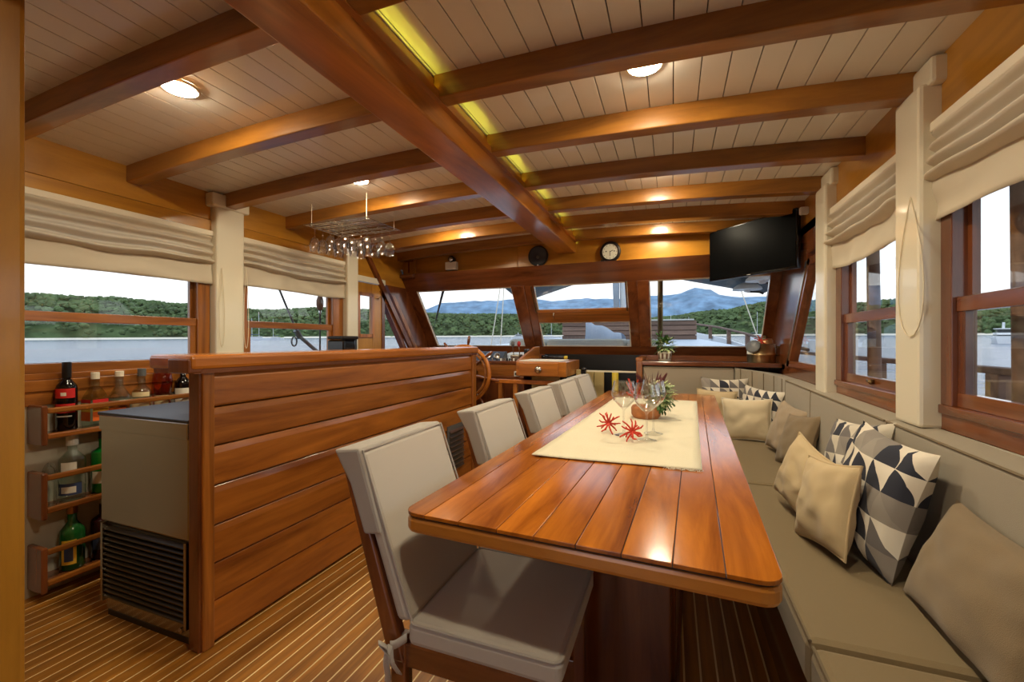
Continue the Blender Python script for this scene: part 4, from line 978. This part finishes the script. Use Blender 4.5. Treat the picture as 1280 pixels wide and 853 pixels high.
# ================================================================== ON THE LEDGE
p = Vector((-.063, 4.17, .985)); bk_ = thing('basket_plant', 'small leafy plant in a white lattice basket on the ledge', 'plant', p)
part('basket', MB().lathe([(0, 0), (.052, 0), (.062, .10), (.057, .10), (.048, .01), (0, .01)], seg=20), 'cream', bk_, smooth=True)
for k in range(10):
    a = k*2*PI/10; part('lattice_slot', MB().bar((.0572*math.cos(a), .0572*math.sin(a), .03), (.0615*math.cos(a), .0615*math.sin(a), .08), .016, .004, (math.cos(a), math.sin(a), 0)), 'twig', bk_)
foliage('leaves', 'leaf', bk_, 110, (.0, .0, .15), .075, .05, .011, .2)
foliage('pale_flowers', 'leaf_pale', bk_, 90, (.02, -.01, .15), .085, .03, .012, .2)
foliage('long_shoots', 'leaf', bk_, 26, (-.05, .0, .22), .06, .05, .010, .4)
p = Vector((.715, 4.157, .985)); cn = thing('ice_bucket', 'brass coloured metal bucket with a tilted dark lid on the ledge', 'bucket', p)
part('body', MB().lathe([(0, 0), (.105, 0), (.108, .01), (.108, .075), (.113, .08), (.108, .085), (.104, .17), (.098, .17), (.098, .02), (0, .02)], seg=28), 'brass', cn, smooth=True)
M_ = Euler((1.15, 0, -.55)).to_matrix().to_4x4()
part('lid', MB().lathe([(0, .006), (.05, .004), (.057, 0), (.057, -.008), (0, -.008)], seg=28, mat=M_).move((-.075, -.085, .15)), 'grey_plastic', cn, smooth=True)
part('inner_jar', MB().lathe([(0, .03), (.055, .03), (.058, .20), (.05, .215), (.03, .22), (0, .22)], seg=20).move((.03, .0, 0)), 'brass', cn, smooth=True)
part('jar_knob', MB().lathe([(0, .215), (.016, .215), (.02, .235), (0, .245)], seg=14).move((.03, 0, 0)), 'bronze', cn, smooth=True)
part('handle', MB().tube([(.106, 0, .15), (.135, 0, .14), (.14, 0, .09), (.106, 0, .07)], .006, 6), 'bronze', cn, smooth=True)
coral('coral_sprig', (.700, 4.105, 1.150), .055, 'red coral sprig behind the lid of the metal bucket', (.9, 0, .2), 21, 7)
# ================================================================== OUTSIDE
WZ = -1.3
q = MB().grid(lambda u, v: (-5000+10000*u, -5000+10000*v, WZ), 2, 2)
solo('sea', q, 'water', 'calm grey blue sea around the boat', 'sea', kind='structure')
def az_of(px): u = (px-640)/FPX; return math.degrees(math.atan2(FW[0]+u*RT[0], FW[1]+u*RT[1]))
def height_curve(tab):
    tab = sorted((az_of(px) if abs(px) < 3000 else px, h) for px, h in tab)
    def f(a):
        if a <= tab[0][0]: return tab[0][1]
        for (a0, h0), (a1, h1) in zip(tab, tab[1:]):
            if a <= a1: t = (a-a0)/(a1-a0); t = t*t*(3-2*t); return h0+(h1-h0)*t
        return tab[-1][1]
    return f
def px_scale(a): return FPX/math.cos(math.radians(a)+YAW)       # pixels per unit slope in that direction, used only to size the hills
hf = height_curve([(-300, 76), (30, 70), (120, 64), (240, 52), (330, 42), (420, 46), (480, 40), (560, 34), (650, 33), (720, 26), (790, 22), (830, 28), (900, 38), (960, 50), (1030, 52), (1060, 47), (1130, 54), (1200, 44), (1280, 40), (1500, 44)])
hm = height_curve([(-300, 20), (330, 30), (400, 34), (520, 36), (560, 50), (600, 52), (650, 54), (700, 53), (790, 55), (830, 58), (855, 62), (874, 66), (890, 65), (902, 60), (930, 57), (960, 54), (1040, 40), (1300, 20)])
def hill_ring(R0, depth, hfun, n, rough, a0=-115, a1=115, rows=7, seed=0):
    q = MB()
    def fn(u, v):
        a = a0+(a1-a0)*u; ar = math.radians(a); hh = hfun(a)/FPX*R0*max(.3, math.cos(ar+YAW))
        R = R0+depth*v; nz = noise.noise(Vector((R0*ar/ rough, v*3, seed)))+.5*noise.noise(Vector((R0*ar/rough*2.7, v*7, seed+3)))
        z = WZ+hh*math.sin(min(1, v*1.25)*PI/2)**.8*(1+.14*nz*v)
        return (R*math.sin(ar), R*math.cos(ar), z)
    return q.grid(fn, n, rows)
solo('mountain_range', hill_ring(3400, 900, hm, 260, 260, rows=16, seed=5), 'mountain', 'mountain range beyond the bay, distance haze put into its blue grey colour', 'mountain', smooth=True)
solo('hillside', hill_ring(620, 160, lambda a: hf(a)*.93, 240, 60), 'forest', 'dark green wooded hillside along the shore', 'hill', smooth=True)
solo('shoreline', MB().grid(lambda u, v: ((606+6*v)*math.sin(math.radians(-115+230*u)), (606+6*v)*math.cos(math.radians(-115+230*u)), WZ-.2+2.2*v+.5*noise.noise(Vector((u*300, v, 0)))), 300, 1), 'cream', 'pale rocky shoreline at the foot of the wooded hills', 'shore', kind='structure')
ICO = []
ph = (1+5**.5)/2
for a_, b_ in ((1, ph), (-1, ph), (1, -ph), (-1, -ph)): ICO += [(0, a_, b_), (a_, b_, 0), (b_, 0, a_)]
ICO = [Vector(v).normalized() for v in ICO]
IF = [(i, j, k) for i in range(12) for j in range(i+1, 12) for k in range(j+1, 12) if all((ICO[x]-ICO[y]).length < 1.2 for x, y in ((i, j), (j, k), (i, k)))]
tr = MB(); rd = random.Random(42)
for k in range(15000):
    a = rd.uniform(-100, 85); ar = math.radians(a); v = rd.random()**.8
    hh = hf(a)/FPX*620*max(.3, math.cos(ar+YAW)); R_ = 612+160*v
    z = WZ+hh*.93*math.sin(min(1, v*1.25)*PI/2)**.8; s = rd.uniform(1.5, 3.3)
    c = Vector((R_*math.sin(ar), R_*math.cos(ar), z+s*.4)); J = [rd.uniform(.75, 1.25) for _ in range(12)]
    tr.add([c+Vector((p.x*s*1.15, p.y*s*1.15, p.z*s))*j for p, j in zip(ICO, J)] if False else [c+Vector((p.x*s*1.15*j, p.y*s*1.15*j, p.z*s*j)) for p, j in zip(ICO, J)], IF)
solo('forest_canopy', tr, 'forest', 'tree crowns covering the wooded shore hillside', 'trees', kind='stuff')
# side decks, eaves and rails of the boat
for nm, x0, x1, lb in (('side_deck', -3.5, XL-.06, 'narrow teak side deck outside the bar windows'), ('side_deck', XR+.06, 1.6, 'narrow teak side deck outside the sofa windows')):
    solo(nm, B(x0, x1, -1.6, 6.5, .10, .16), 'teak_floor', lb, 'deck', kind='structure')
for x0, x1, lb in ((-3.42, XL-.06, 'roof overhang outside the bar windows'), (XR+.06, 1.51, 'roof overhang outside the sofa windows')):
    solo('roof_eave', B(x0, x1, -1.3, 4.3, 1.93, 2.0), 'awning', lb, 'roof', kind='structure')
solo('roof', B(XL-.06, XR+.06, -1.3, 4.3, 2.28, 2.33), 'hull_white', 'flat cabin roof above the ceiling', 'roof', kind='structure')
def handrail(x, ya, yb, posts, label):
    r = thing('deck_handrail', label, 'handrail', (x, (ya+yb)/2, .16))
    part('cap', MB().bar((x, ya, 1.035), (x, yb, 1.035), .07, .035), 'weathered', r, world=True, bevel=.008)
    for y in posts: part('stanchion', B(x-.035, x+.035, y-.045, y+.045, .155, 1.02), 'weathered', r, world=True, bevel=.006)
    return r
handrail(1.5, -1.0, 6.5, (1.6, 2.78, 4.08, 5.2), 'weathered wooden deck handrail outside the sofa windows')
handrail(-3.42, -1.0, 2.2, (-.5, .9), 'weathered wooden deck handrail outside the bar windows')
for y, lb in ((1.70, 'weathered roof post outside the large sofa side window'), (2.70, 'weathered roof post outside the smaller sofa side window')):
    solo('roof_post', MB().tube([(.985, y, .155), (.965, y, 1.935)], [.032, .026], 12), 'weathered', lb, 'post', smooth=True)
# rigging outside the bar side window
rp = thing('rigging_block', 'wooden rigging block on a taut rope outside the bar window', 'rigging', (-3.3, 3.25, .16))
pb = atx(400, 380, -3.487)
part('rope', MB().tube([(pb.x, pb.y, .155), (pb.x, pb.y, 2.6)], .009, 8), 'cord_dark', rp, world=True)
part('block', MB().lathe([(0, -.075), (.025, -.068), (.036, -.02), (.036, .03), (.022, .075), (0, .08)], seg=14).move(pb), 'twig', rp, world=True, smooth=True)
part('shackle', MB().lathe([(0, -.115), (.014, -.105), (.014, -.075), (0, -.07)], seg=10).move(pb), 'chrome', rp, world=True, smooth=True)
st = thing('backstay', 'slanting wire stay with a clamp outside the bar window', 'rigging', (-3.3, 3.1, .16))
p0, p1, p2 = atx(349, 362, -3.443), atx(373, 420, -3.443), atx(395, 439, -3.443)
part('wire', MB().tube([p0+(p0-p1)*2.2, p0, p1], .009, 8), 'grey_plastic', st, world=True)
part('strut', MB().tube([p1, p2, p2+(p2-p1)*((p2.z-.165)/(p1.z-p2.z))], [.018, .02, .026], 8), 'grey_plastic', st, world=True)
part('clamp', MB().tube([p1+Vector((0, -.03, .05)), p1+Vector((0, .02, -.02))], .028, 10), 'grey_plastic', st, world=True)
part('ring', MB().tube([p1+Vector((0, -.05+.03*math.cos(t*PI/6), -.06+.045*math.sin(t*PI/6))) for t in range(12)], .008, 6, closed=True), 'grey_plastic', st, world=True)
# foredeck
def ZD(y): return 1.02+.055*(y-4.6)
fd = MB(); prof = [(4.62, 1.95), (6.0, 1.8), (8.0, 1.45), (10, .95), (11.5, .35)]
top = [(XC-w_, y, ZD(y)) for y, w_ in prof]+[(XC+w_, y, ZD(y)) for y, w_ in reversed(prof)]
fd.hexa([(x, y, z-.9) for x, y, z in top], top)
solo('foredeck', fd, 'deck_white', 'pale foredeck ahead of the windscreen', 'deck', kind='structure')
bx_ = thing('deck_locker', 'slatted wooden locker on the foredeck', 'locker', (-.8, 8.3, ZD(8)))
for k in range(4): part('slat', B(-1.98, .40, 7.99, 8.02, 1.205+k*.085, 1.205+k*.085+.074), 'weathered', bx_, world=True, bevel=.006)
part('body', B(-1.96, .38, 8.02, 8.6, 1.17, 1.54), 'weathered', bx_, world=True)
part('lid', B(-2.0, .36, 7.96, 8.62, 1.54, 1.565), 'pad', bx_, world=True, bevel=.006)
for i, (x0, x1, lb) in enumerate(((-1.92, -1.45, 'short pale sun pad on the foredeck'), (-1.43, -.50, 'long pale sun pad on the foredeck'), (-.48, -.156, 'narrow pale sun pad by the awning pole'))):
    solo('sun_pad', B(x0, x1, 4.95, 5.55, ZD(5.2)-.05, 1.205), 'pad', lb, 'sun pad', bevel=.05)
q = MB().grid(lambda u, v: (-1.28+.55*u+.02*math.sin(9*v), 6.9+.35*math.cos(PI*v), ZD(7)+.30*math.sin(PI*v)*(.45+.75*(1-u))+.02*math.sin(12*u+4*v)), 16, 14)
solo('tarpaulin', q, 'tarp', 'grey tarpaulin bundle in front of the mast', 'tarpaulin', smooth=True)
ms = thing('mast', 'white foremast with a furled sail on the foredeck', 'mast', (XC, 9, ZD(9)))
part('spar', MB().tube([(XC, 9, ZD(9)-.2), (XC, 9, 9)], .07, 14), 'hull_white', ms, world=True, smooth=True)
part('furled_sail', MB().tube([(XC-.13, 8.95, 1.6), (XC-.14, 8.95, 2.3), (XC-.12, 8.95, 4)], [.05, .07, .05], 10), 'tarp', ms, world=True, smooth=True)
solo('awning_pole', MB().tube([(-.122, 5.0, 1.0), (-.122, 5.0, 2.126)], .029, 14), 'bronze', 'bronze awning pole outside the sofa side windscreen pane', 'pole', smooth=True)
for (pts, lb) in (([(-.05, 6.0, 2.03), (1.05, 6.0, 1.77), (1.3, 4.5, 1.88), (-.45, 4.5, 2.25)], 'dark grey awning sheet over the sofa side of the foredeck'), ([(-1.22, 6.0, 2.02), (-2.1, 6.0, 1.76), (-2.0, 4.5, 1.96), (-1.45, 4.5, 2.25)], 'dark grey awning sheet over the helm side of the foredeck')):
    P4 = [Vector(p) for p in pts]
    q = MB().grid(lambda u, v: (P4[0]*(1-u)+P4[1]*u)*(1-v)+(P4[3]*(1-u)+P4[2]*u)*v+Vector((0, 0, -.04*math.sin(PI*u)*math.sin(PI*v))), 12, 8)
    o = solo('deck_awning', q, 'awning', lb, 'awning', smooth=True); o.modifiers.new('t', 'SOLIDIFY').thickness = .006
for px, py, y, lb in ((934, 363, 5.4, 'white domed deck lamp, lower of the pair under the awning'), (953, 352, 4.75, 'white domed deck lamp, upper of the pair under the awning')):
    p = aty(px, py, y); dm = thing('deck_lamp', lb, 'lamp', p)
    part('shade', MB().lathe([(.15, 0), (.143, .024), (.10, .06), (.04, .08), (0, .083)], seg=24), 'dome_white', dm, smooth=True)
    part('base', MB().lathe([(0, -.03), (.03, -.025), (.035, 0), (.14, .004), (.15, 0)], seg=24), 'dome_white', dm, smooth=True)
    part('arm', MB().tube([(0, 0, -.02), (.12, .0, -.03), (.16, 0, -.05)], .012, 6), 'black', dm)
    part('hanger', MB().tube([(0, 0, .08), (0, 0, .118 if y > 5 else .178)], .006, 6), 'black', dm)
br = thing('bow_rail', 'white bow rail with wooden stanchions beside the foredeck', 'rail', (1.0, 8, 1.0))
cur = [Vector((1.42, 5.6, 1.08)), Vector((1.30, 6.6, 1.17)), Vector((1.12, 7.8, 1.30)), Vector((.85, 9.2, 1.45)), Vector((.45, 10.6, 1.58)), Vector((-.1, 11.8, 1.68))]
part('cap', MB().tube(cur, .022, 8), 'weathered', br, world=True, smooth=True)
part('bulwark', MB().hexa([(c.x+.03, c.y, c.z-.6) for c in cur]+[(c.x+.06, c.y, c.z-.6) for c in reversed(cur)], [(c.x+.03, c.y, c.z-.20) for c in cur]+[(c.x+.06, c.y, c.z-.20) for c in reversed(cur)]), 'hull_white', br, world=True)
for t in (6.1, 6.9, 7.7, 8.6, 9.6):
    for a_, b_ in zip(cur, cur[1:]):
        if a_.y <= t <= b_.y:
            p = a_+(b_-a_)*((t-a_.y)/(b_.y-a_.y)); part('stanchion', B(p.x-.03, p.x+.03, p.y-.05, p.y+.05, p.z-.26, p.z), 'weathered', br, world=True)
for px, y, lean, hgt, lb in ((948, 7.2, -1.05, 3.4, 'thin pale stay wire ahead of the sofa side pane'), (615, 6.35, .52, 3.0, 'thin pale stay wire ahead of the helm pane'), (626, 6.62, .20, 3.1, 'second thin pale stay wire ahead of the helm pane')):
    p = aty(px, 425, y); d_ = Vector((lean, 0, hgt))
    solo('stay_wire', MB().tube([p-d_*(.09/hgt if px < 700 else .0), p+d_], .008, 6), 'cream', lb, 'rigging')
p = aty(545, 400, 4.85); d_ = Vector((.18, 0, .62))*.69
solo('furling_line', MB().tube([p-d_*((p.z-.16)/d_.z), p-d_*.02, p, p+d_, p+d_*2.6], [.003, .003, .009, .019, .014], 8), 'black', 'dark slanting rigging line outside the helm pane', 'rigging')
# moored boats in the bay
def yacht(px, dist, L, label, masts=1, kind='sail', az=None, az_rot=1.2):
    d = ray(px, HY); d.z = 0; d.normalize(); loc = Vector((d.x*dist, d.y*dist, WZ))
    r = thing('moored_boat', label, 'boat', loc, rotz=math.radians(-az_of(px))+az_rot)
    hl = MB(); H_ = L*.10; st_ = [(-.5, .85), (-.2, 1), (.2, .85), (.4, .45), (.5, .03)]
    bt = [(L*t, L*.14*w_) for t, w_ in st_]
    hl.hexa([(x, y*.8, -.2) for x, y in bt]+[(x, -y*.8, -.2) for x, y in reversed(bt)], [(x, y, H_) for x, y in bt]+[(x, -y, H_) for x, y in reversed(bt)])
    part('hull', hl, 'hull_white', r)
    part('cabin', MB().box(-L*.3, L*.18, -L*.09, L*.09, H_, H_+L*.06), 'hull_white', r, bevel=L*.01)
    part('cabin_windows', MB().box(-L*.31, L*.17, -L*.092, L*.092, H_+L*.02, H_+L*.04), 'window_dark', r)
    if kind == 'motor':
        part('upper_deck', MB().box(-L*.28, L*.08, -L*.10, L*.10, H_+L*.06, H_+L*.075), 'hull_white', r)
        part('wheelhouse', MB().box(-L*.22, L*.04, -L*.075, L*.075, H_+L*.075, H_+L*.13), 'window_dark', r)
        part('hardtop', MB().box(-L*.26, L*.08, -L*.095, L*.095, H_+L*.13, H_+L*.145), 'hull_white', r)
        part('radar_arch', MB().bar((-L*.1, 0, H_+L*.14), (-L*.12, 0, H_+L*.24), L*.03, L*.03), 'hull_white', r)
    else:
        for k in range(masts):
            x = L*(.06-.28*k); part('mast', MB().tube([(x, 0, H_), (x, 0, H_+L*1.15*(1-.25*k))], L*.009, 6), 'hull_white', r)
            part('boom', MB().tube([(x, 0, H_+L*.14), (x-L*.3, 0, H_+L*.15)], L*.014, 6), 'label_blue', r)
    return r
yacht(1253, 150, 14, 'white motor yacht moored off the sofa side window', kind='motor', az_rot=PI/2+.1)
yacht(322, 330, 15, 'two masted sailing boat moored outside the bar window', 2, az_rot=.3)
yacht(343, 345, 12, 'small sailing boat moored beside the two masted boat', 1, az_rot=2.9)
yacht(838, 260, 11, 'sailing boat moored ahead, near the bronze awning pole', 1)
yacht(860, 300, 11, 'sailing boat moored ahead of the sofa side pane above the locker', 1, az_rot=.8)
yacht(688, 240, 11, 'sailing boat moored ahead of the middle pane', 1, az_rot=.5)
yacht(650, 280, 12, 'white boat moored ahead at the edge of the helm pane', 0, kind='motor', az_rot=.4)
yacht(945, 280, 12, 'sailing boat moored near the end of the wooded shore', 1, az_rot=.6)

# the boat lies slightly bow down: the sea, the land and the moored boats are tipped against the cabin by that trim
TR = Matrix.Translation((0, 0, CAMZ)) @ Matrix.Rotation(.0150, 4, 'X') @ Matrix.Translation((0, 0, -CAMZ))
bpy.context.view_layer.update()
for o in [o for o in bpy.data.objects if o.parent is None and o.name.split('.')[0] in ('sea', 'mountain_range', 'hillside', 'forest_canopy', 'moored_boat', 'shoreline')]:
    o.matrix_world = TR @ o.matrix_world
